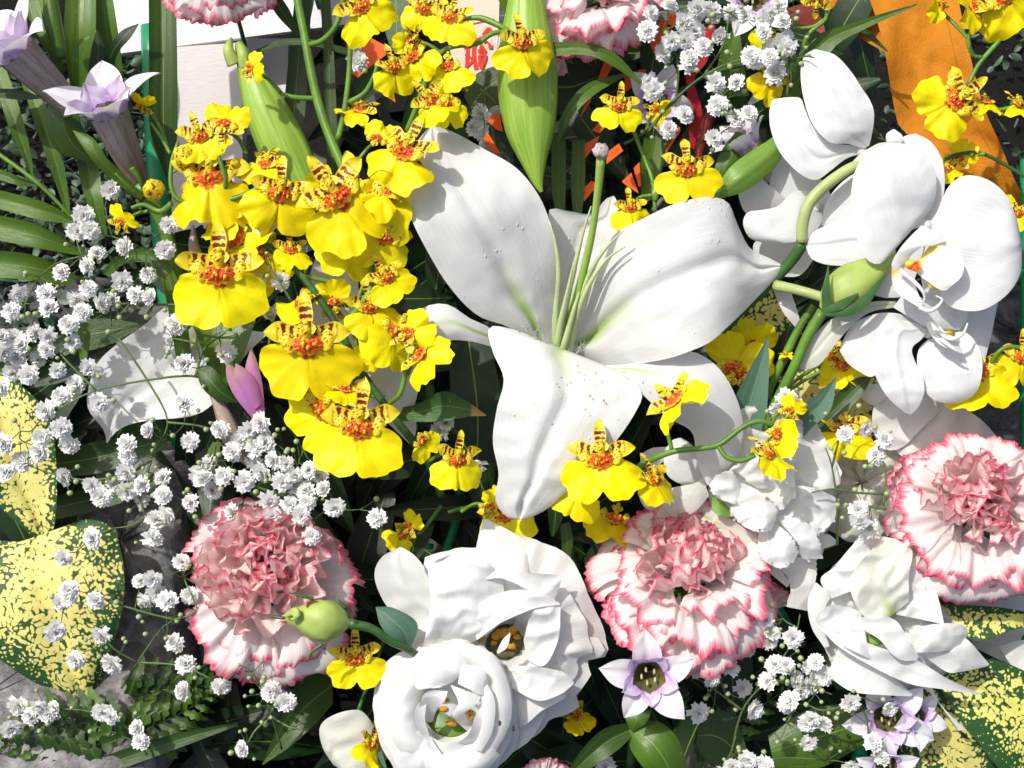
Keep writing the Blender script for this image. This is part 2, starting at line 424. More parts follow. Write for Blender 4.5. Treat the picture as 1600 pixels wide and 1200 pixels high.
M['stone_dk'] = m_stone('dark_stone', (.035, .035, .035), (.13, .13, .125))
def rock(cx, cy, h, rx, ry, hh, mat, label, seed, nu=28, nv=16):
    c = G(cx, cy, h)
    e = empty('rock', c, label, 'rock')
    def fn(u, v):
        a = u * pi; t = v * pi
        q = 1 + .22 * nz(cos(a) * 1.3 + seed, sin(a) * 1.3, t) + .06 * nz(cos(a) * 6 + seed, sin(a) * 6, t * 4)
        k = max(abs(cos(a)), abs(sin(a))) ** -.55
        return c + Vector((rx * sin(t) ** .6 * cos(a) * q * k, ry * sin(t) ** .6 * sin(a) * q * k, -hh * (1 if cos(t) > 0 else 1) * cos(t) * q))
    o = MB().grid(fn, nu, nv).build('stone', mat, e)
    o.name = 'rock_face'
rock(225, 905, .06, .05, .10, .075, M['stone'], 'light grey rough rock at the lower left between speckled leaf and carnation', 1.3)
rock(-5, 1120, .09, .12, .08, .04, M['stone'], 'grey rough rock under the tip of the large speckled leaf', 4.1)
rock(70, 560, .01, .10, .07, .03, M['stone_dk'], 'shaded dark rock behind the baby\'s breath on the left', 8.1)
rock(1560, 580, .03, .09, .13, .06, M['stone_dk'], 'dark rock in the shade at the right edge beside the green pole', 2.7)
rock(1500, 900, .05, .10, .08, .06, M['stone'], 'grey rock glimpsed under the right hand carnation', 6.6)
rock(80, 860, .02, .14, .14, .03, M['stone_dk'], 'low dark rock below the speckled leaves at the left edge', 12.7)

# ground cover upper left and upper right: small leaves nobody could count
def m_cover():
    t = NT('ground_cover_leaf'); tc, u, v = t.uv(); ob = tc.outputs['Object']
    c = t.mix(t.ramp(t.noise(ob, 40, 2), [(.4, 0.0), (.6, 1.0)]), (.02, .05, .02), (.10, .15, .10))
    return t.fin(c, .5, .4, .1)
gc = MB(); rg = random.Random(5)
def small_leaf(mb, p, n_, r, rg):
    q = Vector((rg.uniform(-1, 1), rg.uniform(-1, 1), rg.uniform(-.2, .9))).normalized()
    s_ = q.cross(Vector((rg.uniform(-1, 1), rg.uniform(-1, 1), .3))).normalized()
    up = q.cross(s_) * .25
    mb.grid(lambda u, v: p + q * r * (v * 2 - .2) + s_ * u * r * .62 * sin(pi * min(1, v * .94 + .06)) ** .7 + up * r * u * u, 2, 3)
for k in range(1500):
    x = rg.uniform(-120, 330); y = rg.uniform(60, 520)
    small_leaf(gc, G(x, y, rg.uniform(0, .05)), 0, rg.uniform(.004, .008), rg)
for k in range(500):
    x = rg.uniform(1380, 1750); y = rg.uniform(-120, 420)
    small_leaf(gc, G(x, y, rg.uniform(0, .03)), 0, rg.uniform(.003, .006), rg)
o = gc.build('ground_cover', m_cover()); tag(o, 'small dark grey green leaves of ground cover behind the arrangement', 'ground cover', kind='stuff')

# ------------------------------------------------------------------ boards, poles, cloth
def m_wood(name, a, b, sc=(4, 60, 60)):
    t = NT(name); ob = t.node('ShaderNodeTexCoord').outputs['UV']
    n = t.noise(t.scalev(ob, (3, 40, 1)), 2.0, 5, .6); n2 = t.noise(t.node('ShaderNodeTexCoord').outputs['Object'], 60, 5, .7)
    c = t.mix(t.math('ADD', t.math('MULTIPLY', n, .5), t.math('MULTIPLY', n2, .3)), a, b)
    return t.fin(c, .6, .3, bump=n, bs=.3, bd=.001)
M['board'] = m_wood('white_board', (.80, .78, .82), (.68, .66, .72))
M['post'] = m_wood('weathered_white_post', (.70, .67, .66), (.48, .44, .42))
def slab(e, name, mat, pts, th=14, n=1):
    """flat board with real thickness; pts = four (x, y, z) corners going round"""
    P = [V(*p) for p in pts]; nn = (P[1] - P[0]).cross(P[3] - P[0]).normalized()
    if nn.dot(CAMP - P[0]) < 0: nn = -nn
    mb = MB(); b = 0
    top = P; bot = [p - nn * th * S for p in P]
    mb.v = top + bot; mb.uv = [(0, 0), (1, 0), (1, 1), (0, 1)] * 2
    mb.f = [(0, 1, 2, 3), (7, 6, 5, 4)] + [(i, (i + 4), (i + 1) % 4 + 4, (i + 1) % 4) for i in range(4)]; mb.mi = [0] * 6
    return mb.build(name, mat, e, smooth=False)
e = empty('white_board', V(340, 20, -300), 'white board slanting across the top left behind the leaves', 'board')
slab(e, 'panel', M['board'], [(120, -60, -336), (600, -60, -330), (600, 30, -330), (120, 92, -336)], 20)
e = empty('wooden_post', V(320, 230, -360), 'weathered white wooden post standing under the slanting board', 'post')
slab(e, 'post_face', M['post'], [(268, 74, -318), (378, 66, -318), (380, 440, -318), (268, 440, -318)], 50)
e = empty('white_board', V(413, 135, -430), 'small white board piece right of the weathered post behind the left lily bud', 'board')
slab(e, 'panel', M['board'], [(376, 60, -430), (450, 60, -430), (450, 210, -430), (376, 210, -430)], 20)
M['pole'] = m_plain('green_plastic', (.008, .24, .09), .38, .15, 0, 40, .1, .5)
def pole(pts, r, label):
    e = empty('green_pole', V(*pts[0]), label, 'pole')
    MB().tube([V(*p) for p in pts], [r * S] * 2, 14, 20).build('tube', M['pole'], e)
    for k in range(1, 6):
        q = [a + (b - a) * k / 6 for a, b in zip(pts[0], pts[-1])]; q2 = [q[0] + (pts[-1][0] - pts[0][0]) * .008, q[1] + 7, q[2]]
        MB().tube([V(*q), V(*q2)], [r * 1.08 * S] * 2, 14, 3).build('ring', M['pole'], e)
pole([(1606, 250, -150), (1606, 1230, -150)], 13, 'bright green plastic pole upright along the right edge')
pole([(238, 40, -330), (250, 300, -330), (300, 850, -330), (320, 1100, -330)], 21, 'bright green plastic pole behind the baby\'s breath left of the orchids')
pole([(1468, 880, -230), (1462, 1000, -230), (1600, 990, -240)], 12, 'green plastic rod under the right hand carnation')
pole([(700, 700, -300), (716, 800, -300), (640, 1000, -300)], 8, 'thin green rod in the dark gap left of the lily\'s lowest petal')
pole([(1180, 900, -260), (1240, 1000, -260)], 14, 'green plastic rod in the dark gap beside the middle carnation')
pole([(1350, 1150, -200), (1330, 1230, -200)], 12, 'short green rod end at the bottom right')

def m_cloth(name, a, b):
    t = NT(name); tc, u, v = t.uv(); ob = tc.outputs['Object']
    n = t.noise(ob, 22, 4, .6); w = t.noise(t.scalev(ob, (900, 900, 60)), 1.0, 2)
    c = t.mix(n, a, b)
    st = t.math('ABSOLUTE', t.math('SUBTRACT', u, .82))
    c = t.mix(t.ramp(st, [(.004, .55), (.009, 0.0)]), c, tuple(x * .4 for x in a))
    return t.fin(c, .75, .2, .1, bump=t.math('ADD', t.math('MULTIPLY', n, 2.0), t.math('MULTIPLY', w, .3)), bs=.6, bd=.003)
M['orange_cloth'] = m_cloth('orange_cloth', (.56, .215, .010), (.44, .15, .008))
e = empty('orange_cloth', V(1480, 150, -150), 'broad orange cloth sash hanging at the top right with a stitched hem', 'cloth')
blade('panel', M['orange_cloth'], e, [(1345, -40), (1378, 60), (1402, 190), (1425, 215), (1480, 280), (1560, 330), (1640, 400)],
      [(1490, -40), (1510, 60), (1535, 160), (1565, 230), (1590, 290), (1620, 330), (1660, 380)], [-190, -170, -150, -160, -190], 20, 30, cup=20, ruf=9, nzz=26, seed=3)
blade('fold', M['orange_cloth'], e, [(1280, -30), (1300, 10), (1330, 50), (1380, 80)], [(1360, -30), (1385, 20), (1395, 60), (1405, 90)], [-260, -250, -240], 8, 12, nzz=20, seed=9)
M['orange'] = m_plain('orange_tape', (.85, .11, .006), .5, .1, .05)
e = empty('orange_netting', V(960, 200, -260), 'vivid orange plastic straps glimpsed between the dark stems above the lily', 'straps')
for q in [[(945, 96), (958, 100), (948, 118), (933, 130)], [(912, 168), (924, 150), (922, 160), (908, 180)], [(950, 178), (960, 180), (938, 206), (927, 202)],
          [(913, 226), (935, 214), (932, 222), (915, 246)], [(950, 238), (966, 226), (972, 236), (949, 254)], [(911, 296), (924, 284), (932, 290), (914, 312)],
          [(973, 284), (986, 272), (996, 300), (980, 290)], [(991, 264), (999, 256), (1001, 288), (998, 290)], [(977, 117), (990, 116), (996, 128), (978, 142)],
          [(1040, 128), (1054, 112), (1056, 136), (1040, 132)], [(1042, 232), (1060, 200), (1062, 206), (1043, 236)], [(1016, 60), (1034, 30), (1046, 50), (1022, 80)],
          [(998, 110), (1008, 109), (1006, 120), (996, 120)], [(752, 178), (780, 180), (784, 204), (774, 200)], [(753, 212), (762, 208), (780, 238), (770, 238)], [(1046, 22), (1058, 26), (1052, 40), (1044, 36)]]:
    cx = sum(p[0] for p in q) / 4; cy = sum(p[1] for p in q) / 4
    slab(e, 'strap', M['orange'], [(cx + (x - cx) * 1.15, cy + (y - cy) * 1.15, -120) for x, y in q], 3)
e = empty('orange_card', V(575, 90, -230), 'orange card behind the yellow orchid at the top', 'card')
slab(e, 'sheet', M['orange'], [(540, 38, -240), (600, 70, -240), (618, 160, -235), (542, 110, -235)], 3)
M['red'] = m_plain('red_ribbon', (.40, .006, .01), .5, .3, .1)
e = empty('red_ribbon', V(1085, 170, -150), 'dark red ribbon showing through the baby\'s breath at the top', 'ribbon')
blade('loop', M['red'], e, [(1110, 35), (1085, 70), (1072, 110), (1075, 170), (1078, 230)], [(1118, 40), (1105, 95), (1085, 125), (1098, 180), (1088, 235)], [-150, -140, -160], 5, 14, nzz=12)
M['red2'] = m_plain('red_brown', (.20, .02, .012), .6, .3)
e = empty('red_ribbon', V(1240, 60, -230), 'dark brownish red ribbon below the top edge left of the orange sash', 'ribbon')
blade('loop', M['red2'], e, [(1180, 30), (1220, 90), (1240, 160)], [(1270, 0), (1290, 60), (1265, 150)], [-240, -230], 5, 14, nzz=12)

# wooden tag with red brush lettering
M['tag'] = m_wood('pale_wood', (.72, .58, .46), (.60, .47, .36))
M['ink'] = m_plain('red_ink', (.62, .02, .008), .6, .1)
e = empty('wooden_tag', V(745, 60, -200), 'pale wooden tag with red brushed lettering behind the orchids at the top', 'tag')
ZT = -205
slab(e, 'board', M['tag'], [(718, -40, ZT), (782, -40, ZT), (776, 122, ZT), (690, 140, ZT)], 12)
ink = MB()
def stroke(pts, w):
    P = [(680 + a / 8.57, b / 8.57) for a, b in pts]; w /= 17.0
    n = max(4, len(P) * 4); Q = cr(P, n); Lr = []; Rr = []
    for i, (x, y) in enumerate(Q):
        dx = Q[min(n - 1, i + 1)][0] - Q[max(0, i - 1)][0]; dy = Q[min(n - 1, i + 1)][1] - Q[max(0, i - 1)][1]; q = hypot(dx, dy) or 1
        Lr.append((x - dy / q * w, y + dx / q * w)); Rr.append((x + dy / q * w, y - dx / q * w))
    ink.zz = getattr(ink, 'zz', 0) + .25
    ink.grid(lambda u, v: V(*(Lr if u < 0 else Rr)[int(round(v * (n - 1)))], ZT + 1 + ink.zz), 1, n - 1)
for pts, w in [([(375, 475), (470, 440), (520, 500), (560, 570)], 55), ([(440, 600), (430, 760), (425, 880), (405, 960)], 50), ([(520, 560), (520, 760), (550, 930)], 55),
               ([(400, 730), (520, 800)], 34), ([(410, 900), (530, 790)], 34), ([(380, 640), (560, 590)], 34), ([(640, 470), (720, 385), (745, 460), (700, 520), (640, 560)], 50),
               ([(540, 545), (650, 500), (740, 520)], 44), ([(735, 560), (740, 650)], 60), ([(570, 690), (650, 660), (665, 700)], 44), ([(595, 740), (600, 900)], 48),
               ([(590, 740), (670, 730), (650, 830), (610, 920)], 44), ([(620, 580), (610, 660)], 40)]:
    stroke(pts, w)
ink.build('lettering', M['ink'], e, smooth=False)
for pts in ([(300, 780), (308, 960)], [(330, 1090), (395, 1070), (520, 1035), (640, 1005)], [(360, 345), (480, 322), (640, 290), (790, 255)]):
    ink = MB(); stroke(pts, 16); ink.build('border_line', M['ink'], e, smooth=False)
# ================================================================== leaves one can tell apart
def leaf(name, cat, label, mat, L, R, zs, nu=8, nv=18, group=None, **k):
    z0 = zs if not isinstance(zs, (list, tuple)) else zs[0]
    e = MB().grid(blade_fn(L, R, zs, nv=nv, **k), nu, nv)
    o = e.build(name, M[mat], None, org=V(L[0][0], L[0][1], z0)); return tag(o, label, cat, group)
GS = 'strap leaves behind the flowers'
leaf('strap_leaf', 'leaf', 'dark upright strap leaf crossing the white board at the top left', 'leaf_dark', [(232, -30), (233, 100), (234, 200), (258, 275)], [(275, -30), (277, 100), (277, 210), (268, 280)], [-150, -140, -150], cup=14, crease=-6)
leaf('strap_leaf', 'leaf', 'glossy green strap leaf at the top between the two lavender gentians', 'leaf_mid', [(104, -30), (100, 60), (112, 150)], [(150, -30), (149, 60), (138, 140)], [-180, -170, -200], cup=14, crease=-6)
leaf('strap_leaf', 'leaf', 'green strap leaf running down behind the second gentian, left of the dark one', 'leaf_mid', [(144, -30), (150, 50), (176, 120)], [(172, -30), (186, 60), (194, 130)], [-190, -190, -210], cup=10)
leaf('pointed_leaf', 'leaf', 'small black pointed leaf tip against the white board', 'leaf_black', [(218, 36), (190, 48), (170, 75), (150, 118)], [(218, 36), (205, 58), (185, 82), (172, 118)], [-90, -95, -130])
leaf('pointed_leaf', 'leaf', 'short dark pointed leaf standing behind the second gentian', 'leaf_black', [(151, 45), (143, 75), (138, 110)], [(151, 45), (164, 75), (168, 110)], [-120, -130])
leaf('broad_leaf', 'leaf', 'broad olive green leaf under the second gentian flower', 'leaf_mid', [(82, 140), (72, 190), (88, 235), (138, 254)], [(112, 150), (125, 190), (140, 220), (145, 250)], [-110, -90, -100, -110], cup=-12, crease=4)
leaf('pointed_leaf', 'leaf', 'pointed green leaf on the stem below the second gentian', 'leaf_mid', [(113, 203), (128, 228), (160, 268), (215, 312)], [(113, 203), (145, 215), (170, 250), (222, 300)], [-20, -10, -30, -50], cup=12)
leaf('pointed_leaf', 'leaf', 'dark narrow leaf crossing under the gentian at the left edge', 'leaf_dark', [(-20, 138), (30, 140), (66, 152)], [(-20, 150), (30, 156), (66, 154)], [-30, -20])
leaf('strap_leaf', 'leaf', 'light green bract beside the uppermost gentian tube', 'leaf_lime', [(60, -10), (66, 20), (95, 95)], [(90, -10), (95, 40), (100, 100)], [-60, -50, -60], cup=10)
leaf('strap_leaf', 'leaf', 'olive bract right of the uppermost gentian', 'leaf_mid', [(35, 0), (50, 40), (90, 110)], [(62, 0), (72, 50), (105, 108)], [-70, -60, -70], cup=10)
leaf('strap_leaf', 'leaf', 'curled light green leaf edge beside the top gentian bud', 'leaf_lime', [(112, 90), (115, 68), (138, 56)], [(120, 100), (124, 72), (142, 58)], [-80, -70])
# palm frond on the left: rachis and leaflets
e = empty('palm_frond', V(60, 285, -140), 'green palm frond with long narrow leaflets at the left edge', 'palm frond')
MB().tube([V(-20, 228, -140), V(60, 287, -135), V(120, 348, -150)], [4 * S, 3 * S], 7).build('rachis', M['stem'], e)
for L, R in [([(50, 284), (42, 260), (14, 200), (-20, 90)], [(51, 282), (50, 250), (34, 180), (0, 80)]), ([(105, 332), (98, 318), (70, 240), (40, 150), (30, 120)], [(109, 332), (108, 310), (96, 240), (74, 170), (50, 120)]),
             ([(58, 290), (30, 290), (-30, 272)], [(58, 288), (30, 276), (-30, 252)]), ([(118, 350), (60, 343), (-30, 318)], [(118, 346), (70, 316), (-30, 290)]),
             ([(165, 368), (148, 345), (130, 300), (118, 240)], [(168, 366), (164, 340), (160, 300), (152, 245)])]:
    blade('leaflet', M['leaf_mid'], e, L, R, [-140, -125, -150], 6, 16, cup=9, crease=-5)
leaf('strap_leaf', 'leaf', 'deep green strap leaf ending at the left-hand yellow orchid bud', 'leaf_mid', [(-30, 330), (60, 352), (140, 398)], [(-30, 370), (60, 388), (140, 402)], [-110, -100, -130], cup=12)
leaf('strap_leaf', 'leaf', 'deep green strap leaf lowest of the left-edge leaves above the baby\'s breath', 'leaf_mid', [(-30, 390), (50, 398), (120, 430)], [(-30, 432), (50, 438), (110, 446)], [-100, -100, -130], cup=12)
leaf('strap_leaf', 'leaf', 'wide green leaf bending over above the white petal at the left', 'leaf_mid', [(160, 428), (185, 396), (235, 390), (275, 430), (292, 500), (300, 560)], [(170, 432), (195, 412), (232, 412), (252, 440), (262, 480), (275, 560)], [-90, -50, -50, -80], cup=8)
leaf('strap_leaf', 'leaf', 'narrow green leaf standing in the baby\'s breath at the left', 'leaf_mid', [(116, 504), (120, 540), (128, 575)], [(142, 504), (140, 540), (132, 575)], [-60, -60])
leaf('broad_leaf', 'leaf', 'dark leaf under the left edge of the shaded white petal', 'leaf_dark', [(120, 500), (170, 498), (215, 505)], [(140, 548), (180, 535), (218, 512)], [-150, -140])
leaf('broad_leaf', 'leaf', 'dark green leaf below the shaded white petal with baby\'s breath on it', 'leaf_dark', [(88, 705), (150, 690), (260, 672)], [(92, 745), (160, 738), (262, 700)], [-170, -160], cup=10)
leaf('strap_leaf', 'leaf', 'green strap leaf between the speckled leaf and grey rock', 'leaf_dark', [(85, 775), (140, 762), (240, 740)], [(85, 812), (150, 798), (250, 765)], [-210, -190], cup=10)
leaf('broad_leaf', 'leaf', 'small dark leaf hugging the magenta gentian bud', 'leaf_dark', [(306, 575), (330, 572), (352, 600), (372, 628)], [(306, 578), (316, 606), (340, 626), (371, 630)], [10, 20, 0], cup=-8)
leaf('strap_leaf', 'leaf', 'green leaf running up under the large yellow orchid lip at the left', 'leaf_mid', [(300, 505), (320, 560), (332, 620)], [(400, 500), (378, 560), (352, 610)], [-70, -60, -80], cup=10)
leaf('strap_leaf', 'leaf', 'small green leaf tip pointing down above the left side of the lower left carnation', 'leaf_mid', [(333, 690), (318, 715), (300, 745)], [(345, 695), (338, 720), (303, 748)], [-60, -60])
leaf('pointed_leaf', 'leaf', 'dark green leaf with a brown tip pointing at the lily\'s lowest petal', 'leaf_brown', [(600, 640), (650, 632), (692, 611), (728, 626), (759, 648)], [(600, 655), (650, 659), (695, 658), (730, 651), (760, 650)], [-60, -40, -40, -30], cup=8)
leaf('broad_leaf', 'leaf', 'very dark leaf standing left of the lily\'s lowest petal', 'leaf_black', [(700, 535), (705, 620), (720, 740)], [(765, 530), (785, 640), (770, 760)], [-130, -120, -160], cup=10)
leaf('broad_leaf', 'leaf', 'dark green leaf tip curving down beside the lower left carnation', 'leaf_dark', [(520, 1040), (465, 1075), (432, 1140), (409, 1194)], [(520, 1100), (492, 1132), (455, 1165), (411, 1195)], [-120, -90, -90], cup=10, crease=-4)
leaf('strap_leaf', 'leaf', 'dark strap leaf arching left of the tall green orchid stem', 'leaf_dark', [(398, 78), (440, 62), (490, 62), (560, 80)], [(398, 86), (440, 72), (490, 72), (560, 92)], [-100, -90, -110])
leaf('strap_leaf', 'leaf', 'dark leaf behind the left lily bud rising to the top edge', 'leaf_dark', [(412, -20), (430, 20), (462, 55)], [(428, -20), (452, 15), (466, 50)], [-150, -150])
leaf('strap_leaf', 'leaf', 'dark upright leaf just left of the tall orchid stem', 'leaf_dark', [(462, -20), (452, 80), (440, 200)], [(488, -20), (482, 90), (475, 200)], [-190, -190], cup=8)
leaf('strap_leaf', 'leaf', 'dark upright leaf just right of the tall orchid stem', 'leaf_dark', [(500, -20), (505, 90), (512, 270)], [(515, -20), (522, 90), (530, 270)], [-180, -170], cup=8)
leaf('strap_leaf', 'leaf', 'green leaf between the two orchid blooms at the top', 'leaf_dark', [(595, -20), (600, 40), (612, 80)], [(640, -20), (640, 30), (632, 80)], [-140, -130])
leaf('broad_leaf', 'leaf', 'dark leaf above the lily\'s upper left petal with the red tag behind', 'leaf_dark', [(725, 150), (745, 115), (800, 95)], [(745, 190), (775, 160), (800, 130)], [-120, -110])
leaf('strap_leaf', 'leaf', 'curved green leaf hanging from the right lily bud under the top carnation', 'leaf_mid', [(862, 66), (915, 66), (962, 84), (1002, 128)], [(862, 88), (915, 86), (955, 102), (1000, 132)], [-10, 0, -20], cup=6, crease=-4)
leaf('strap_leaf', 'leaf', 'curved green leaf bending down to the right lily bud\'s side', 'leaf_mid', [(870, 225), (878, 178), (915, 132), (978, 113)], [(884, 205), (898, 178), (932, 146), (978, 119)], [-40, -40, -60], cup=6, crease=-4)
leaf('strap_leaf', 'leaf', 'upright grey green leaf beside the lower end of the right lily bud', 'leaf_mid', [(862, 205), (862, 290), (868, 335)], [(884, 215), (884, 290), (882, 335)], [-80, -90], cup=6)
leaf('strap_leaf', 'leaf', 'upright green leaf left of the lily\'s stigma', 'leaf_mid', [(894, 220), (892, 290), (896, 340)], [(914, 218), (914, 290), (908, 340)], [-120, -120], cup=6)
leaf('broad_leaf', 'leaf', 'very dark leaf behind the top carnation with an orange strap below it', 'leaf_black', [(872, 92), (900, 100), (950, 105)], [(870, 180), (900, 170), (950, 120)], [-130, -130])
leaf('strap_leaf', 'leaf', 'grey green leaf under the small orchid with the notched lip', 'leaf_mid', [(1006, 215), (1000, 265), (1003, 320)], [(1052, 170), (1046, 220), (1022, 310)], [-130, -130], cup=8)
leaf('strap_leaf', 'leaf', 'long thin green blade crossing over the orange sash', 'leaf_mid', [(1222, 150), (1262, 66), (1330, 36), (1432, 6)], [(1240, 165), (1300, 78), (1348, 47), (1434, 8)], [-60, -30, -20, 0], cup=5, crease=-4)
leaf('strap_leaf', 'leaf', 'short green blade branching off under the long one by the sash', 'leaf_dark', [(1340, 38), (1362, 52), (1388, 80)], [(1338, 44), (1356, 60), (1386, 81)], [-40, -50])
leaf('strap_leaf', 'leaf', 'dark green blade left of the topmost white orchid petal', 'leaf_dark', [(1200, 60), (1215, 110), (1228, 160)], [(1240, 70), (1240, 110), (1236, 160)], [-100, -100])
leaf('broad_leaf', 'leaf', 'striped light green bract wrapping the bud left of the shaded white orchid', 'leaf_lime', [(1112, 305), (1140, 262), (1180, 232), (1222, 205)], [(1118, 312), (1165, 298), (1210, 262), (1230, 228)], [-20, 0, -10, -30], cup=-14, crease=5)
leaf('broad_leaf', 'leaf', 'green brown bract above the striped one at the top right', 'leaf_mid', [(1105, 300), (1125, 240), (1150, 205)], [(1125, 300), (1150, 262), (1180, 215)], [-40, -30, -50], cup=-10)
leaf('broad_leaf', 'leaf', 'mid green leaf among the baby\'s breath near the red ribbon', 'leaf_mid', [(1110, 150), (1130, 70), (1150, 40)], [(1170, 150), (1160, 80), (1155, 45)], [-120, -110], cup=8)
leaf('broad_leaf', 'leaf', 'blue green pointed leaf right of the lily\'s curled petal', 'leaf_blue', [(1200, 525), (1175, 570), (1140, 640), (1145, 670)], [(1200, 525), (1202, 570), (1198, 640), (1190, 670)], [-20, -30, -40], cup=8, crease=-5)
leaf('broad_leaf', 'leaf', 'blue green pointed leaf beside the stem under the green bud', 'leaf_blue', [(1308, 588), (1278, 615), (1236, 650), (1225, 680)], [(1308, 588), (1298, 640), (1272, 665), (1250, 690)], [10, 0, -20], cup=8, crease=-5)
leaf('strap_leaf', 'leaf', 'dark glossy strap leaf under the lowest white orchid', 'leaf_dark', [(1362, 588), (1330, 595), (1270, 655), (1250, 690)], [(1362, 590), (1345, 620), (1300, 665), (1262, 700)], [-50, -50, -60], cup=6)
leaf('broad_leaf', 'leaf', 'left one of the two glossy leaves under the lowest lavender gentian', 'leaf_dark', [(990, 1128), (945, 1138), (912, 1168), (880, 1215)], [(990, 1148), (965, 1172), (930, 1196), (890, 1218)], [-10, 10, -10], cup=10, crease=-8)
leaf('broad_leaf', 'leaf', 'right one of the two glossy leaves under the lowest lavender gentian', 'leaf_mid', [(984, 1128), (1030, 1128), (1062, 1160), (1080, 1225)], [(980, 1146), (986, 1172), (1010, 1205), (1040, 1235)], [-10, 18, -10], cup=-14, crease=-4)
leaf('pointed_leaf', 'leaf', 'small green bract between the two glossy leaves', 'leaf_mid', [(975, 1108), (978, 1125), (985, 1142)], [(1018, 1110), (1010, 1130), (988, 1144)], [5, 10, 0], cup=-6)
leaf('broad_leaf', 'leaf', 'blue green leaf touching the lone white petal left of the lisianthus', 'leaf_blue', [(587, 948), (615, 950), (652, 974), (642, 1014)], [(587, 950), (594, 976), (612, 1000), (640, 1015)], [20, 30, 10], cup=10, crease=-5)
leaf('broad_leaf', 'leaf', 'blue green leaf at the bottom edge below the yellow orchid', 'leaf_blue', [(592, 1160), (600, 1185), (612, 1225)], [(590, 1170), (586, 1200), (580, 1225)], [-20, -20])
leaf('strap_leaf', 'leaf', 'long dark blade rising from the bottom edge to the lower left carnation', 'leaf_dark', [(60, 1215), (160, 1182), (260, 1150), (370, 1128)], [(90, 1235), (180, 1205), (270, 1172), (372, 1134)], [-60, -60, -80], cup=8)
leaf('broad_leaf', 'leaf', 'dark leaf in the gap right of the middle carnation near the bottom', 'leaf_dark', [(1090, 1140), (1120, 1110), (1150, 1125), (1170, 1180)], [(1088, 1160), (1100, 1185), (1130, 1200), (1165, 1205)], [-120, -110])
leaf('broad_leaf', 'leaf', 'broad olive leaf at the bottom right behind the white and lavender flowers', 'leaf_mid', [(1200, 1150), (1260, 1110), (1330, 1100), (1390, 1110)], [(1210, 1200), (1280, 1200), (1340, 1170), (1392, 1150)], [-120, -100], cup=-10)
leaf('strap_leaf', 'leaf', 'dark leaf below the yellow orchid between lily and middle carnation', 'leaf_dark', [(875, 820), (878, 860), (880, 900)], [(890, 815), (895, 850), (882, 905)], [-60, -80])
# serrated fern leaves bottom left
def fern(label, spine, n, wl, z):
    e = empty('serrated_fern', V(spine[0][0], spine[0][1], z), label, 'fern')
    Q = cr(spine, n + 1)
    MB().tube([V(x, y, z) for x, y in spine], [1.8 * S, .7 * S], 5).build('rachis', M['stem_dk'], e)
    for i in range(1, n):
        (x0, y0), (x1, y1) = Q[i - 1], Q[i + 1]; a = atan2(y1 - y0, x1 - x0)
        for sd_ in (-1, 1):
            w = wl * (1 - i / n) ** .6 * (.85 + .3 * random.random()); b = a + sd_ * (.75 + .15 * random.random())
            x, y = Q[i]; tx, ty = x + cos(b) * w, y + sin(b) * w; px, py = -sin(b), cos(b)
            L = []; R = []
            for k in range(9):
                t = k / 8; hw = w * .15 * sin(pi * (t * .88 + .1)) * (1 + (.35 if k % 2 else -.2)) if k < 8 else .3
                L.append((x + cos(b) * w * t + px * hw, y + sin(b) * w * t + py * hw)); R.append((x + cos(b) * w * t - px * hw, y + sin(b) * w * t - py * hw))
            blade('leaflet', M['leaf_mid'] if random.random() < .25 else M['leaf_dark'], e, L, R, [z, z + 10, z - 8], 4, 16, cup=8)
fern('serrated dark fern leaf at the bottom left corner under the speckled leaf', [(215, 1160), (150, 1135), (90, 1122), (12, 1124)], 9, 92, -70)
fern('serrated fern leaf along the bottom edge at the left', [(180, 1210), (130, 1195), (80, 1175), (-10, 1160)], 9, 92, -60)
fern('fern leaf with small leaflets below the lower left carnation', [(180, 1100), (240, 1080), (300, 1075), (360, 1060)], 9, 84, -110)
fern('fern leaf behind the baby\'s breath at the bottom left of centre', [(170, 1160), (230, 1140), (290, 1110), (340, 1080)], 9, 80, -90)
fern('dark fern leaf between middle carnation and bottom edge', [(1080, 1210), (1130, 1150), (1180, 1110), (1240, 1070)], 9, 60, -130)
# speckled croton leaves
GC = 'speckled yellow and green leaves'
def croton(label, L, R, zs, mat='croton', **k):
    leaf('speckled_leaf', 'leaf', label, mat, L, R, zs, 16, 30, GC, **k)
croton('largest yellow leaf speckled dark green, lower left of the lower left carnation', [(78, 862), (120, 815), (168, 820), (190, 865), (194, 930), (180, 1000), (160, 1060), (141, 1122)],
       [(74, 862), (30, 858), (-40, 870), (-60, 930), (-30, 1000), (20, 1045), (85, 1085), (139, 1123)], [-110, -85, -70, -80, -110], cup=-14, crease=-9, ruf=7, rf=2, nzz=8)
croton('speckled yellow leaf standing upright at the left edge above the largest one', [(76, 858), (88, 800), (86, 700), (70, 640), (30, 600), (-20, 560)], [(72, 858), (30, 820), (-30, 760), (-60, 680), (-60, 620), (-40, 560)],
       [-115, -100, -90, -120], cup=14, crease=-10, ruf=7, rf=2, nzz=8)
croton('narrow speckled leaf at the left edge between upright and largest one', [(76, 862), (40, 848), (-10, 845), (-60, 850)], [(74, 866), (40, 872), (-10, 868), (-60, 880)], [-108, -112, -125], nzz=5)
croton('large speckled leaf filling the bottom right corner', [(1468, 1060), (1510, 1033), (1570, 1035), (1640, 1080), (1680, 1180), (1690, 1260)], [(1464, 1064), (1490, 1110), (1520, 1150), (1560, 1200), (1610, 1240), (1685, 1262)],
       [-60, -40, -40, -60, -90], 'croton2', cup=10, crease=-10, nzz=8, seed=2)
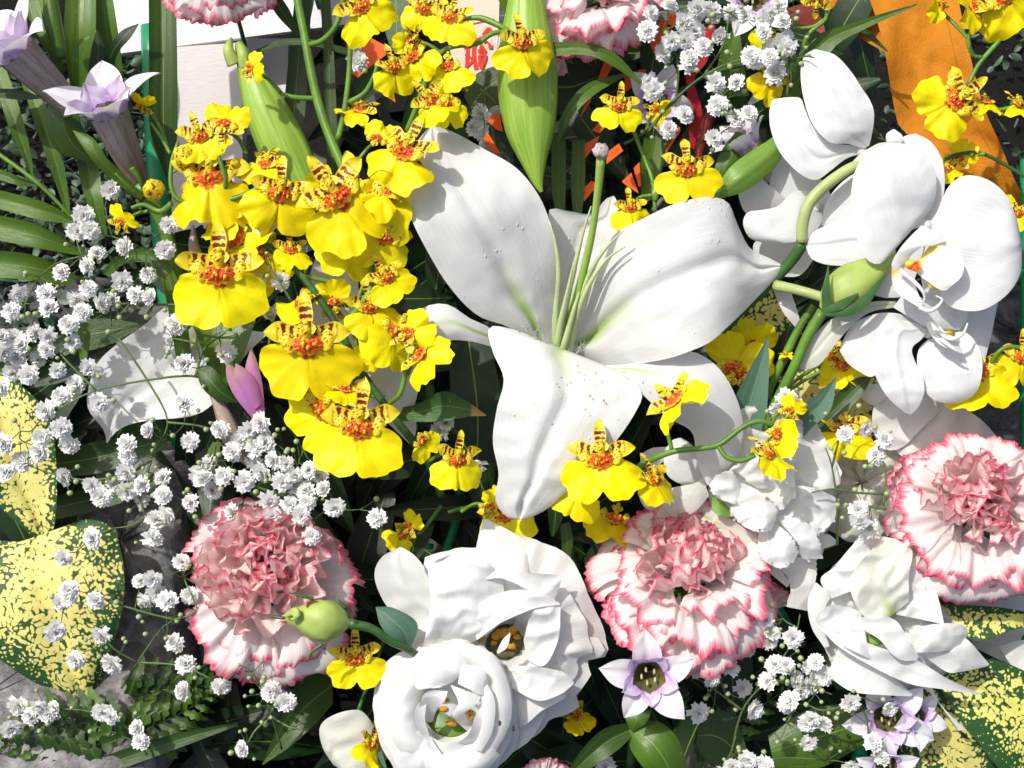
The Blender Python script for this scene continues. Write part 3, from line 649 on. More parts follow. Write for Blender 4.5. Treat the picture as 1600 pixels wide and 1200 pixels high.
croton('pale speckled leaf at the bottom right behind the small lavender flowers', [(1380, 1090), (1440, 1070), (1500, 1110), (1540, 1170), (1580, 1260)], [(1376, 1095), (1400, 1160), (1440, 1210), (1490, 1250), (1575, 1262)],
       [-100, -80, -80, -110], 'croton', cup=10, crease=-8, nzz=8, seed=5)
croton('slim speckled leaf under the right hand carnation', [(1470, 945), (1520, 946), (1570, 950), (1650, 965)], [(1472, 950), (1490, 985), (1530, 1002), (1580, 985), (1650, 970)], [-70, -50, -50, -90], 'croton2', cup=8, nzz=6, seed=7)
croton('speckled leaf glimpsed between lily petal tip and white orchid stem', [(1150, 500), (1180, 450), (1215, 448), (1240, 480)], [(1170, 560), (1200, 540), (1225, 520), (1240, 490)], [-130, -120, -130], 'croton', nzz=6, seed=9)
croton('speckled leaf in the shade under the lowest white orchid', [(1215, 590), (1270, 560), (1340, 565), (1380, 600), (1400, 680)], [(1230, 640), (1280, 680), (1330, 690), (1360, 700), (1398, 685)], [-150, -140, -140], 'croton', nzz=6, seed=11)

# dense filler foliage
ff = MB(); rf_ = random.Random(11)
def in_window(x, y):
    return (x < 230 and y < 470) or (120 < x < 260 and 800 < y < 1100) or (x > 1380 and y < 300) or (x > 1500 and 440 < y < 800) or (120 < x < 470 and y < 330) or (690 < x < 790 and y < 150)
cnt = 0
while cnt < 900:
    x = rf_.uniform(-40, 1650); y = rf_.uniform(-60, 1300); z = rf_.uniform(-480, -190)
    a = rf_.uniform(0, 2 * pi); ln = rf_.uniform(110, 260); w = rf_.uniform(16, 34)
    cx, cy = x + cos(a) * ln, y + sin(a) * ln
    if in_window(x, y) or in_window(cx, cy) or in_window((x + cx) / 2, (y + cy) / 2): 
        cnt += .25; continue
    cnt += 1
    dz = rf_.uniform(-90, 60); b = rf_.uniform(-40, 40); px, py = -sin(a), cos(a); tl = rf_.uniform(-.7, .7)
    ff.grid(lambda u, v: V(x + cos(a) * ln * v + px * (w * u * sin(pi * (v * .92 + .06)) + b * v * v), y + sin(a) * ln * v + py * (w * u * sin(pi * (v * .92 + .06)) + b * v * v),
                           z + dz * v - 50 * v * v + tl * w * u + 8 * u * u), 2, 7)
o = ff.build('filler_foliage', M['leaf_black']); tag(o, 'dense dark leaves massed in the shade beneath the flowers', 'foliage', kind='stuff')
# ================================================================== lilies
def part_blades(e, mat, rows, name='petal', nu=18, nv=30):
    for r in rows:
        L, R, zs = r[:3]; k = r[3] if len(r) > 3 else {}
        blade(k.pop('name', name), M[k.pop('mat', mat)], e, L, R, zs, k.pop('nu', nu), k.pop('nv', nv), **k)
lily = empty('white_lily', V(870, 575, -60), 'large open white lily with green stamens in the middle of the picture', 'lily')
part_blades(lily, 'lily', [
    # upper left
    ([(848, 560), (835, 545), (796, 512), (745, 492), (700, 445), (662, 382), (638, 330), (628, 285), (645, 232), (674, 194)],
     [(866, 552), (862, 520), (866, 470), (870, 415), (862, 358), (842, 306), (806, 262), (755, 232), (712, 208), (676, 194)],
     [-80, -30, 20, 50, 45, 10], dict(cup=[-10, -2, -6, -16, -30], crease=-12, ruf=7, rf=1.6, nzz=8, seed=1, nu=26, nv=40)),
    # right
    ([(874, 550), (885, 515), (905, 465), (922, 420), (958, 368), (1002, 343), (1050, 320), (1100, 308), (1136, 315), (1152, 350), (1172, 388), (1200, 402), (1222, 414)],
     [(895, 558), (915, 562), (945, 576), (975, 572), (1040, 561), (1080, 548), (1110, 534), (1140, 508), (1165, 484), (1182, 466), (1198, 450), (1210, 436), (1223, 418)],
     [-80, -30, 25, 55, 55, 20, -15], dict(cup=[-8, -4, -8, -14, -20], crease=-12, ruf=8, rf=1.6, nzz=8, seed=2, nu=26, nv=44)),
    # lowest
    ([(856, 566), (835, 530), (800, 514), (764, 512), (770, 550), (787, 592), (776, 640), (770, 690), (779, 740), (774, 780), (790, 806), (812, 812)],
     [(884, 572), (905, 562), (930, 568), (968, 580), (1002, 612), (994, 642), (962, 690), (920, 735), (885, 768), (855, 795), (830, 808), (814, 812)],
     [-60, -12, 22, 48, 52, 36, 10], dict(cup=[0, -8, -14, -12, -10], crease=-12, ruf=6, rf=1.4, nzz=9, seed=3, nu=26, nv=44)),
    # small rear one at the top
    ([(868, 520), (866, 440), (862, 370), (858, 328), (890, 330), (925, 334), (945, 312), (958, 306)], [(900, 520), (915, 440), (945, 400), (975, 380), (985, 355), (975, 335), (966, 318), (960, 307)],
     [-90, -60, -45, -35, -50], dict(cup=8, crease=-6, nzz=6, seed=4)),
    # left, curled back
    ([(790, 540), (765, 512), (735, 498), (697, 475), (655, 484), (605, 530), (570, 592), (588, 640), (613, 668), (640, 694)],
     [(790, 548), (762, 540), (733, 533), (700, 533), (676, 552), (658, 585), (652, 617), (647, 640), (651, 667), (645, 694)],
     [-50, 5, 28, 24, -10, -50, -70], dict(cup=[0, -16, -14, -14], nzz=4, seed=5)),
    # right lower, curled down
    ([(925, 570), (970, 570), (1020, 562), (1075, 548), (1120, 572), (1150, 620), (1161, 670), (1150, 716), (1108, 758)],
     [(930, 578), (975, 586), (1000, 612), (1040, 650), (1080, 674), (1087, 707), (1092, 730), (1098, 745), (1105, 757)],
     [-40, 6, 26, 32, 24, 8, -14], dict(cup=[0, -12, -16, -12], nzz=6, seed=6)),
])
def px_tube(e, name, mat, pts, r, n=8, m=None):
    return MB().tube([V(*p) for p in pts], [a * S for a in (r if isinstance(r, (list, tuple)) else [r, r])], n, m).build(name, M[mat], e)
px_tube(lily, 'style', 'style', [(876, 572, -70), (886, 520, -40), (904, 455, 10), (924, 370, 60), (934, 300, 95), (939, 246, 120)], [8, 7.5, 6.5, 5.8, 5.6, 7], 10, 30)
st = MB().ball(V(939, 236, 126), (12 * S, 12 * S, 9 * S), 18, 12, nf=.5)
o = st.build('stigma', M['stigma'], lily)
for pts in ([(868, 572, -70), (868, 500, -20), (873, 430, 25), (868, 380, 50), (858, 345, 60)], [(872, 572, -70), (880, 500, -25), (897, 420, 25), (912, 360, 50), (924, 322, 60)],
            [(880, 572, -70), (896, 500, -20), (920, 430, 30), (945, 390, 55), (975, 360, 75)], [(882, 572, -70), (900, 500, -15), (918, 450, 28), (945, 408, 48), (977, 385, 60)],
            [(866, 572, -70), (875, 510, -20), (886, 460, 20), (893, 425, 40), (897, 408, 45)], [(872, 574, -66), (884, 530, -30), (898, 480, 5), (910, 440, 20)]):
    px_tube(lily, 'filament', 'filament', pts, [6.5, 5.8, 4.6, 3.2, .9], 8, 22)
# pale fringe hairs round the throat
hr = MB(); rh = random.Random(3)
for k in range(120):
    t = rh.random(); side = rh.choice((0, 1, 2))
    if side == 0: x, y, z = 838 + 30 * t + rh.uniform(-4, 4), 500 + 62 * t, -20 - 20 * t
    elif side == 1: x, y, z = 884 + 30 * t, 560 - 18 * t + rh.uniform(-6, 6), -30 + 15 * t
    else: x, y, z = 812 + 44 * t, 505 + 40 * t + rh.uniform(-4, 4), 5 - 20 * t
    a = rh.uniform(-2.4, -.7); l = rh.uniform(5, 13)
    hr.tube([V(x, y, z), V(x + cos(a) * l * .5 + 1, y + sin(a) * l * .5, z + 9), V(x + cos(a) * l, y + sin(a) * l, z + 14)], [.7 * S, .3 * S], 4, 4, cap=False)
o = hr.build('fringe_hairs', M['white'], lily); o['kind'] = 'stuff'
# scattered pollen specks
sp = MB()
for x, y in [(903, 571), (905, 582), (931, 583), (877, 590), (892, 598), (923, 619), (943, 625), (863, 663), (1005, 598), (812, 518), (944, 627), (975, 582), (870, 600), (915, 640)]:
    sp.ball(V(x, y, 40 if y < 640 else 55), 1.5 * S, 6, 4)
o = sp.build('pollen_specks', M['anther'], lily); o['kind'] = 'stuff'

e = empty('white_lily', V(420, 560, -120), 'shaded white lily mostly hidden behind the yellow orchids at the left', 'lily')
part_blades(e, 'lily', [
    ([(300, 505), (262, 480), (225, 508), (180, 540), (152, 568), (138, 608), (138, 640), (162, 672), (166, 692)], [(420, 520), (380, 560), (350, 610), (322, 640), (290, 652), (240, 656), (200, 664), (178, 678), (168, 692)],
     [-140, -95, -75, -80, -110], dict(cup=12, crease=-8, nzz=14, seed=7)),
    ([(470, 560), (478, 500), (482, 440), (500, 392), (530, 390)], [(560, 560), (560, 500), (560, 450), (555, 410), (535, 392)], [-150, -110, -95, -100], dict(cup=10, nzz=8, seed=8)),
    ([(480, 540), (490, 600), (530, 640), (560, 660)], [(560, 520), (590, 560), (600, 610), (570, 660)], [-150, -130, -130], dict(cup=10, nzz=8, seed=9)),
])
# ------------------------------------------------------------------ lily buds: closed body of three fused petals with grooves
def lily_bud(label, axis, radii, z, tip2=False, mat='bud', flat=.8, lob=3, name='lily_bud', ph=.4, cat='flower bud'):
    """axis = [(x,y)...] from tip to base; radii in px"""
    P = [V(x, y, z) for x, y in axis]; e = empty(name, P[-1], label, cat)
    n = 34; Q = [Vector(p) for p in cr([tuple(p) for p in P], n)]; vz = RC @ Vector((0, 0, 1))
    def fn(u, v):
        j = min(n - 1, int(round(v * (n - 1)))); d = (Q[min(n - 1, j + 1)] - Q[max(0, j - 1)]).normalized(); sx = d.cross(vz).normalized(); sz = sx.cross(d)
        a = u * pi; r = samp(radii, v) * S; g = 1 - .085 * exp(-((((a * lob / (2 * pi)) + ph) % 1 - .5) / .07) ** 2) - .03 * exp(-((((a * lob / (2 * pi)) + ph + .5) % 1 - .5) / .10) ** 2)
        return Q[j] + (sx * cos(a) + sz * sin(a) * flat) * r * g
    MB().grid(fn, 48, n - 1).build('bud_body', M[mat], e); return e
e = lily_bud('long green lily bud leaning left, split at its tip', [(372, 66), (388, 105), (410, 160), (440, 225), (470, 290), (488, 330)], [6, 17, 26, 34, 38, 40, 38, 34, 26], -70, mat='bud')
for a in ([(361, 60), (357, 78), (366, 100)], [(373, 66), (380, 84), (384, 104)]):
    px_tube(e, 'tip_lobe', 'bud_green', [(a[0][0], a[0][1], -66), (a[1][0], a[1][1], -58), (a[2][0], a[2][1], -66)], [3, 9, 12], 8)
lily_bud('thick green lily bud hanging at the top right of the lily', [(846, 300), (838, 275), (828, 200), (824, 120), (822, 50), (822, -30)], [3, 20, 38, 46, 47, 42, 32, 24], -10, mat='bud', ph=.62)
lily_bud('short stubby green bud tip beside the wooden tag at the top', [(795, 22), (792, 10), (790, -30)], [4, 14, 17], -110, mat='leaf_mid')
# ================================================================== moth orchids
CUPK[0] = .34
ph = empty('moth_orchid_spray', V(1255, 380, 0), 'arching stem of white moth orchids at the right, pale green stalk', 'orchid')
px_tube(ph, 'stem', 'stem_pale', [(1392, 232, 30), (1375, 246, 20), (1330, 262, 22), (1290, 290, 24), (1264, 318, 22), (1254, 350, 15), (1253, 378, 8)], [8, 8, 9, 9.5, 9], 12, 30)
px_tube(ph, 'stem', 'stem_dk', [(1254, 372, 6), (1248, 392, 0), (1225, 420, -18), (1195, 450, -30), (1130, 520, -70), (1080, 640, -160)], [9, 9, 8, 8, 8], 10, 24)
def pflower(cx, cy, z, rows, label, base=None):
    f = MB().ball(V(cx, cy, z), (9 * S, 9 * S, 9 * S), 12, 8).build('flower', M['phal'], ph); f['label'] = label
    part_blades(f, 'phal', rows); return f
pA = pflower(1346, 236, 10, [
    ([(1350, 232), (1325, 225), (1296, 222), (1270, 195), (1256, 155), (1251, 115), (1256, 88), (1272, 77)], [(1358, 228), (1362, 212), (1366, 180), (1360, 158), (1345, 135), (1330, 112), (1305, 86), (1276, 77)],
     [20, 42, 50, 45, 20], dict(cup=[0, -10, -18, -14], crease=3, nzz=6, seed=11, nu=22, nv=34)),
    ([(1345, 240), (1322, 248), (1300, 265), (1275, 281), (1248, 270), (1220, 240), (1205, 205), (1202, 175), (1206, 158)], [(1345, 228), (1318, 226), (1296, 222), (1280, 210), (1266, 190), (1256, 165), (1250, 153), (1230, 152), (1209, 155)],
     [10, 25, 30, 20, -6], dict(cup=[0, -14, -20, -10], crease=-4, nzz=6, seed=12, nu=22, nv=34)),
], 'topmost white orchid bloom turned away to the left')
pB = pflower(1275, 325, -55, [
    ([(1285, 320), (1262, 300), (1240, 300), (1215, 322), (1190, 328), (1168, 332), (1161, 350), (1172, 372), (1195, 380)], [(1285, 345), (1275, 362), (1268, 372), (1255, 376), (1240, 378), (1225, 380), (1215, 380), (1205, 380), (1198, 380)],
     [-55, -35, -15, -10, -30], dict(cup=[0, -10, -22, -20], nzz=5, seed=13)),
    ([(1250, 330), (1215, 300), (1192, 280), (1185, 262), (1180, 252), (1176, 248)], [(1190, 335), (1168, 335), (1156, 315), (1154, 288), (1161, 260), (1172, 248)], [-70, -55, -45, -60], dict(cup=8, mat='phal_pink', nzz=5, seed=14)),
    ([(1270, 340), (1240, 350), (1205, 300), (1207, 262), (1225, 230)], [(1300, 330), (1300, 310), (1290, 290), (1265, 260), (1230, 230)], [-60, -65, -60, -70], dict(cup=6, nzz=4, seed=15)),
    ([(1240, 350), (1200, 370), (1178, 380), (1182, 405), (1210, 428)], [(1290, 340), (1295, 370), (1275, 400), (1250, 430), (1215, 432)], [-70, -75, -80, -90], dict(cup=6, nzz=4, seed=16)),
    ([(1212, 448), (1232, 452), (1244, 480), (1252, 510), (1253, 522)], [(1208, 452), (1215, 470), (1225, 490), (1240, 508), (1251, 522)], [-60, -50, -60], dict(mat='phal_pink', cup=8, nu=8)),
], 'shaded white orchid bloom behind and left of the others')
pC = pflower(1448, 352, 35, [
    # far petal behind (dorsal)
    ([(1440, 350), (1425, 310), (1415, 260), (1408, 235), (1410, 215), (1428, 209)], [(1452, 350), (1468, 330), (1476, 290), (1472, 250), (1455, 222), (1432, 209)], [30, 45, 40, 25], dict(cup=-8, nzz=4, seed=21)),
    # pale petal behind stalk
    ([(1400, 330), (1380, 345), (1340, 355), (1300, 358), (1284, 352)], [(1390, 240), (1350, 262), (1315, 285), (1292, 315), (1283, 348)], [0, -2, -6, -12], dict(cup=-8, nzz=4, seed=22)),
    # left sepal
    ([(1400, 395), (1370, 408), (1335, 414), (1295, 414), (1268, 404), (1259, 385)], [(1390, 350), (1360, 345), (1330, 342), (1300, 350), (1272, 362), (1260, 380)], [30, 30, 25, 8], dict(cup=-12, crease=-6, nzz=4, seed=23)),
    # big left petal
    ([(1445, 352), (1420, 362), (1405, 382), (1385, 404), (1370, 413), (1350, 400), (1336, 360), (1330, 310), (1336, 268), (1356, 238), (1385, 225)],
     [(1450, 346), (1444, 340), (1455, 325), (1462, 305), (1463, 280), (1460, 262), (1450, 245), (1436, 232), (1420, 226), (1405, 224), (1390, 224)],
     [42, 62, 80, 82, 62], dict(cup=[0, -10, -20, -16], crease=2, nzz=6, seed=24, nu=26, nv=38)),
    # big right petal
    ([(1452, 348), (1462, 335), (1472, 312), (1482, 292), (1500, 277), (1520, 274), (1548, 283), (1572, 305), (1588, 340), (1596, 375)],
     [(1456, 362), (1462, 400), (1466, 440), (1474, 470), (1498, 484), (1532, 485), (1562, 470), (1584, 448), (1596, 420), (1597, 380)],
     [40, 50, 58, 56, 34], dict(cup=[0, -8, -16, -14], crease=3, nzz=6, seed=25, nu=26, nv=38)),
    # lower hidden sepals
    ([(1440, 370), (1400, 400), (1372, 440), (1368, 462)], [(1445, 380), (1435, 420), (1415, 460), (1385, 466)], [30, 20, 10], dict(cup=-8, nzz=3, seed=26)),
    ([(1435, 380), (1440, 440), (1450, 490), (1490, 515)], [(1460, 380), (1490, 440), (1512, 490), (1500, 515)], [25, 15, 5], dict(cup=-8, nzz=3, seed=27)),
], 'largest white orchid bloom with yellow marked lip facing the viewer')
# lip of the large bloom
part_blades(pC, 'lip', [
    ([(1440, 352), (1420, 372), (1405, 390), (1393, 412), (1398, 425)], [(1474, 366), (1468, 380), (1442, 386), (1425, 398), (1408, 418)], [70, 86, 92, 84, 76], dict(name='column', cup=-16, mat='phal', nu=12)),
    ([(1452, 384), (1478, 384), (1497, 392), (1506, 412), (1502, 432), (1485, 448)], [(1428, 418), (1436, 430), (1450, 440), (1462, 449), (1472, 454), (1480, 453)], [70, 78, 86, 84], dict(name='lip', cup=14, nu=14)),
    ([(1393, 420), (1394, 440), (1400, 455), (1416, 468), (1436, 480)], [(1404, 414), (1420, 428), (1428, 440), (1436, 462), (1442, 478)], [76, 74, 78, 84], dict(name='lip', cup=14, nu=14)),
])
for pts in ([(1408, 424, 84), (1428, 440, 96), (1442, 456, 100), (1444, 470, 96), (1432, 472, 92)], [(1436, 480, 86), (1452, 486, 92), (1466, 478, 96), (1472, 468, 96), (1462, 462, 94)]):
    px_tube(pC, 'tendril', 'phal', pts, [4, 3.5, 3, 2, 1.2], 7, 20)
for k in range(9):
    a = -1.0 + k * .24
    px_tube(pC, 'lip_streak', 'callus', [(1418 + k * .5, 420, 88), (1430 + 10 * cos(a), 416 + 12 * sin(a) , 92)], [1.6, .8], 5, 4)
MB().ball(V(1425, 413, 82), (11 * S, 7 * S, 6 * S), 10, 8, nf=.3).build('lip_centre', M['phal_yel'], pC)
MB().ball(V(1466, 445, 78), (18 * S, 8 * S, 5 * S), 12, 8, nf=.2).build('lip_centre', M['phal_yel'], pC)
pD = pflower(1450, 520, 0, [
    ([(1460, 520), (1480, 500), (1510, 480), (1540, 470), (1560, 462)], [(1470, 560), (1500, 600), (1525, 600), (1545, 540), (1560, 470)], [-10, -15, -20, -30], dict(cup=-8, nzz=5, seed=31)),
    ([(1400, 480), (1360, 488), (1330, 510), (1300, 545), (1280, 570), (1255, 578), (1246, 572)], [(1400, 470), (1360, 472), (1320, 488), (1290, 505), (1262, 535), (1247, 555), (1244, 570)], [0, 15, 20, 10, -10], dict(cup=-12, mat='cream', crease=-3, nzz=4, seed=32)),
    ([(1440, 500), (1405, 490), (1370, 490), (1335, 505), (1318, 530), (1312, 548)], [(1420, 530), (1390, 560), (1365, 588), (1345, 582), (1325, 568), (1314, 552)], [0, 18, 22, 12, 0], dict(cup=-10, mat='phal_pink', nzz=5, seed=33)),
    ([(1440, 505), (1410, 500), (1392, 490), (1374, 512), (1364, 545), (1366, 582), (1385, 618), (1408, 640), (1420, 647)], [(1450, 515), (1440, 530), (1425, 545), (1432, 570), (1442, 590), (1444, 612), (1440, 626), (1432, 640), (1423, 647)],
     [10, 25, 30, 28, 8], dict(cup=-12, crease=3, nzz=8, seed=34, nu=22, nv=34)),
    ([(1450, 530), (1436, 545), (1433, 570), (1440, 600), (1455, 622), (1478, 630), (1498, 630)], [(1480, 520), (1510, 520), (1530, 545), (1535, 575), (1530, 603), (1518, 620), (1502, 629)], [0, 14, 18, 14, -4], dict(cup=-10, nzz=6, seed=35, nu=22, nv=34)),
    ([(1395, 480), (1420, 495), (1450, 512), (1488, 515)], [(1415, 455), (1440, 465), (1480, 480), (1504, 505)], [20, 22, 18, 6], dict(cup=-8, nzz=4, seed=36)),
    ([(1445, 505), (1458, 528), (1475, 542), (1502, 552)], [(1460, 500), (1478, 520), (1492, 528), (1504, 548)], [20, 36, 44, 40], dict(name='lip', cup=10, nu=10, seed=37)),
], 'lowest white orchid bloom hanging in the big one\'s shadow')
for pts in ([(1462, 515, 40), (1485, 530, 52), (1504, 522, 56), (1512, 505, 54)], [(1470, 530, 44), (1490, 545, 54), (1503, 553, 52)]): px_tube(pD, 'tendril', 'phal', pts, [4, 3, 1.5], 7, 16)
MB().ball(V(1480, 522, 30), (13 * S, 6 * S, 5 * S), 10, 8, nf=.2).build('lip_centre', M['phal_yel'], pD)
px_tube(ph, 'pedicel', 'stem_pale', [(1240, 452, -20), (1212, 444, -24), (1190, 440, -40)], [7, 8, 8], 8, 10)
part_blades(ph, 'phal', [([(1395, 240), (1386, 225), (1385, 210), (1395, 202)], [(1398, 240), (1408, 225), (1410, 212), (1398, 202)], [30, 45, 40], dict(name='bud', nu=8, cup=-10, seed=41)),
    ([(1330, 255), (1345, 240), (1370, 225), (1385, 222)], [(1335, 268), (1340, 262), (1365, 250), (1388, 232)], [24, 32, 34], dict(name='bract', mat='cream', nu=8, cup=-8, seed=42))])

CUPK[0] = -.45
# ------------------------------------------------------------------ lisianthus: traced outlines, layered cupped petals
def pol_r(cx, cy, pts):
    A = sorted((atan2(cy - y, x - cx), hypot(x - cx, y - cy)) for x, y in pts)
    def r(a):
        a = (a + pi) % (2 * pi) - pi
        for i in range(len(A)):
            a0, r0 = A[i - 1]; a1, r1 = A[i]
            if i == 0: a0 -= 2 * pi
            if a0 <= a <= a1:
                t = (a - a0) / max(1e-6, a1 - a0); return r0 + (r1 - r0) * t
        a0, r0 = A[-1]; a1, r1 = A[0]; a1 += 2 * pi; t = (a - a0) / (a1 - a0); return r0 + (r1 - r0) * t
    return r
def rosette(e, cx, cy, z0, outline, layers, mat, seed=0):
    """layers: (n petals, start angle, half spread, inner radius, outer scale, z profile list, overlap tilt, ruffle)"""
    rr = pol_r(cx, cy, outline) if not callable(outline) else outline; rn = random.Random(seed)
    for li, (n, a0, hs, ri, os_, zp, tilt, ruf) in enumerate(layers):
        for k in range(n):
            ac = a0 + 2 * pi * k / n + rn.uniform(-.12, .12); sd_ = rn.uniform(0, 50); hs_ = hs * rn.uniform(.9, 1.1); lift = rn.uniform(-4, 6)
            def fn(u, v, ac=ac, sd_=sd_, hs_=hs_, lift=lift):
                a = ac + hs_ * u * (.55 + .45 * sm(0, .5, v))
                ro = rr(a) * os_ * (1 - .10 * abs(u) ** 5)
                ro *= 1 + .05 * nz(a * 3, sd_)
                r = ri + (ro - ri) * v
                z = z0 + samp(zp, v) + tilt * u * (.3 + .7 * v) + lift
                z += ruf * v * (nz(a * 1.8, v * 1.5, sd_) * 1.8 - 1.5 * abs(nz(a * 5, v * 1.6, sd_)) + .30 * nz(a * 16, v * 3, sd_))
                f = ruf * .5 * v * exp(-((a - ac - .3 * nz(v * 2, sd_)) / .10) ** 2); z += f
                wob = 4 * v * nz(a * 5, v * 3, sd_ + 7)
                return V(cx + (r + wob) * cos(a), cy - (r + wob) * sin(a), z)
            MB().grid(fn, 26, 22).build('petal', M[mat], e)
E2 = [(757, 810), (793, 830), (830, 840), (888, 867), (905, 898), (920, 927), (938, 975), (953, 1023), (918, 1033), (928, 1057), (900, 1087), (908, 1100), (860, 1127), (805, 1170), (780, 1200), (700, 1150), (620, 1060), (638, 1008), (655, 970), (664, 930), (663, 868), (700, 861), (743, 853)]
e2 = empty('lisianthus', V(800, 980, -30), 'large open white lisianthus with orange stamens behind the round one', 'lisianthus')
part_blades(e2, 'white', [
    ([(700, 980), (660, 985), (612, 955), (592, 925), (585, 895), (597, 870), (624, 855)], [(720, 960), (700, 930), (668, 900), (662, 885), (650, 870), (640, 862), (627, 855)], [-40, -30, -22, -28], dict(cup=-12, crease=3, nzz=8, seed=51)),
    ([(800, 930), (760, 880), (750, 845), (755, 812)], [(860, 930), (850, 880), (810, 838), (760, 811)], [-30, -15, -14, -22], dict(cup=8, nzz=6, seed=52)),
])
rosette(e2, 790, 1000, -22, E2, [
    (5, .5, .95, 25, 1.0, [-30, -6, 2, -2, -14], 9, 9), (5, 1.25, .90, 22, .84, [-40, 0, 14, 14, 4], 10, 11), (4, .3, .95, 18, .62, [-50, -4, 22, 24, 14], 10, 11)], 'white', 5)
part_blades(e2, 'white', [
    ([(690, 1020), (740, 1002), (770, 985), (785, 960), (782, 900), (730, 860), (690, 872)], [(660, 1010), (668, 980), (672, 950), (672, 920), (670, 900), (672, 885), (685, 873)], [10, 26, 34, 30, 14], dict(cup=8, nzz=34, seed=53, crease=0, nu=26, nv=34)),
    ([(745, 1000), (775, 978), (800, 965), (838, 950), (875, 945)], [(735, 960), (760, 935), (800, 922), (840, 925), (874, 942)], [20, 34, 40, 30], dict(cup=-6, nzz=22, seed=54)),
    ([(758, 905), (790, 905), (840, 930), (866, 938)], [(775, 890), (820, 895), (870, 898), (880, 900)], [30, 38, 34, 24], dict(cup=-8, nzz=18, seed=55)),
    ([(818, 1000), (830, 960), (850, 945), (874, 946)], [(822, 1030), (850, 1040), (872, 1000), (876, 950)], [6, 26, 34, 26], dict(cup=-10, nzz=22, seed=56)),
    ([(800, 1075), (840, 1095), (875, 1085), (895, 1070)], [(800, 1040), (840, 1042), (880, 1050), (897, 1066)], [14, 26, 28, 16], dict(cup=-10, nzz=22, seed=57)),
    ([(776, 1018), (785, 1000), (797, 988)], [(778, 1022), (792, 1012), (798, 992)], [40, 50, 48], dict(nu=6, nv=10, seed=58)),
])
MB().ball(V(788, 1000, -48), (34 * S, 30 * S, 8 * S), 16, 10).build('throat', M['throat'], e2)
for x, y, r in [(784, 989, 13), (800, 985, 9), (775, 994, 8), (800, 1010, 7), (752, 998, 7), (772, 1005, 5), (808, 995, 6)]:
    MB().ball(V(x, y, -14), (r * S, r * .7 * S, 6 * S), 10, 8, nf=.6).build('anther', M['anther'], e2)
E1 = [(581, 1085), (588, 1053), (603, 1033), (643, 1010), (690, 996), (727, 999), (773, 1018), (795, 1053), (804, 1093), (810, 1133), (800, 1173), (778, 1205), (730, 1232), (680, 1236), (635, 1222), (607, 1190), (586, 1147), (582, 1110)]
CUPK[0] = .6
e1 = empty('lisianthus', V(700, 1115, 20), 'round white lisianthus in front at the bottom edge with folded inner petals', 'lisianthus')
rosette(e1, 704, 1112, 10, E1, [(3, .2, 1.35, 40, 1.0, [-20, 6, 10, 4, -14], 8, 5), (3, 1.3, 1.2, 40, .93, [-16, 12, 18, 12, 0], 8, 6)], 'white', 9)
part_blades(e1, 'white', [
    ([(655, 1010), (625, 1045), (603, 1100), (615, 1160), (665, 1212)], [(705, 1040), (674, 1062), (654, 1100), (655, 1140), (684, 1176)], [30, 38, 42, 40, 32], dict(cup=-26, nzz=9, seed=161)),
    ([(640, 1180), (690, 1222), (745, 1215), (782, 1180)], [(664, 1152), (690, 1178), (725, 1176), (748, 1150)], [38, 46, 46, 38], dict(cup=-26, nzz=9, seed=162)),
    ([(672, 1008), (720, 1004), (768, 1022), (795, 1070), (797, 1130), (765, 1190)], [(692, 1046), (722, 1034), (748, 1048), (766, 1085), (764, 1130), (742, 1166)], [40, 50, 54, 54, 50, 40], dict(cup=-24, nzz=9, seed=163)),
    ([(660, 1012), (640, 1040), (650, 1075), (672, 1076)], [(735, 1006), (732, 1036), (712, 1062), (690, 1074)], [44, 56, 60, 56], dict(cup=-14, nzz=10, seed=164)),
    ([(745, 1046), (772, 1090), (770, 1140), (752, 1175)], [(738, 1050), (752, 1090), (752, 1135), (738, 1170)], [60, 66, 62, 50], dict(cup=-10, nzz=4, seed=165)),
])
part_blades(e1, 'cream', [
    ([(660, 1130), (655, 1105), (662, 1085), (676, 1078)], [(676, 1128), (682, 1110), (694, 1096), (700, 1080)], [0, 40, 62, 66], dict(mat='white', cup=12, nzz=7, seed=61)),
    ([(704, 1070), (716, 1098), (706, 1116), (712, 1123)], [(752, 1088), (745, 1100), (728, 1112), (716, 1123)], [66, 74, 72, 60], dict(mat='white', cup=-10, nzz=8, seed=62)),
    ([(715, 1068), (735, 1078), (752, 1086), (762, 1080)], [(722, 1038), (745, 1040), (758, 1052), (764, 1072)], [60, 72, 70, 58], dict(mat='white', cup=10, nzz=8, seed=63)),
    ([(655, 1160), (650, 1130), (648, 1110), (662, 1088)], [(676, 1160), (668, 1140), (664, 1120), (668, 1092)], [10, 30, 46, 56], dict(mat='white', cup=10, nzz=5, seed=64)),
    ([(705, 1168), (730, 1150), (742, 1120), (752, 1098)], [(740, 1170), (765, 1140), (764, 1105), (756, 1095)], [6, 44, 60, 56], dict(mat='white', cup=10, nzz=5, seed=65)),
    ([(660, 1175), (690, 1190), (720, 1185), (745, 1165)], [(672, 1150), (692, 1160), (715, 1158), (738, 1145)], [14, 26, 26, 14], dict(mat='white', cup=8, nzz=5, seed=66)),
    ([(700, 1045), (708, 1050), (716, 1060)], [(728, 1030), (726, 1045), (722, 1062)], [20, 26, 30], dict(cup=6, seed=67)),
])
MB().ball(V(704, 1118, -34), (42 * S, 40 * S, 10 * S), 16, 10).build('throat', M['stem'], e1)
for x, y, r in [(695, 1107, 8), (706, 1130, 8), (700, 1095, 5), (733, 1112, 6), (736, 1122, 5)]: MB().ball(V(x, y, 0), (r * S, r * .8 * S, 6 * S), 10, 8, nf=.6).build('anther', M['anther'], e1)
ins = empty('fly', V(781, 1130, 66), 'tiny black insect on the rim of the round lisianthus', 'insect')
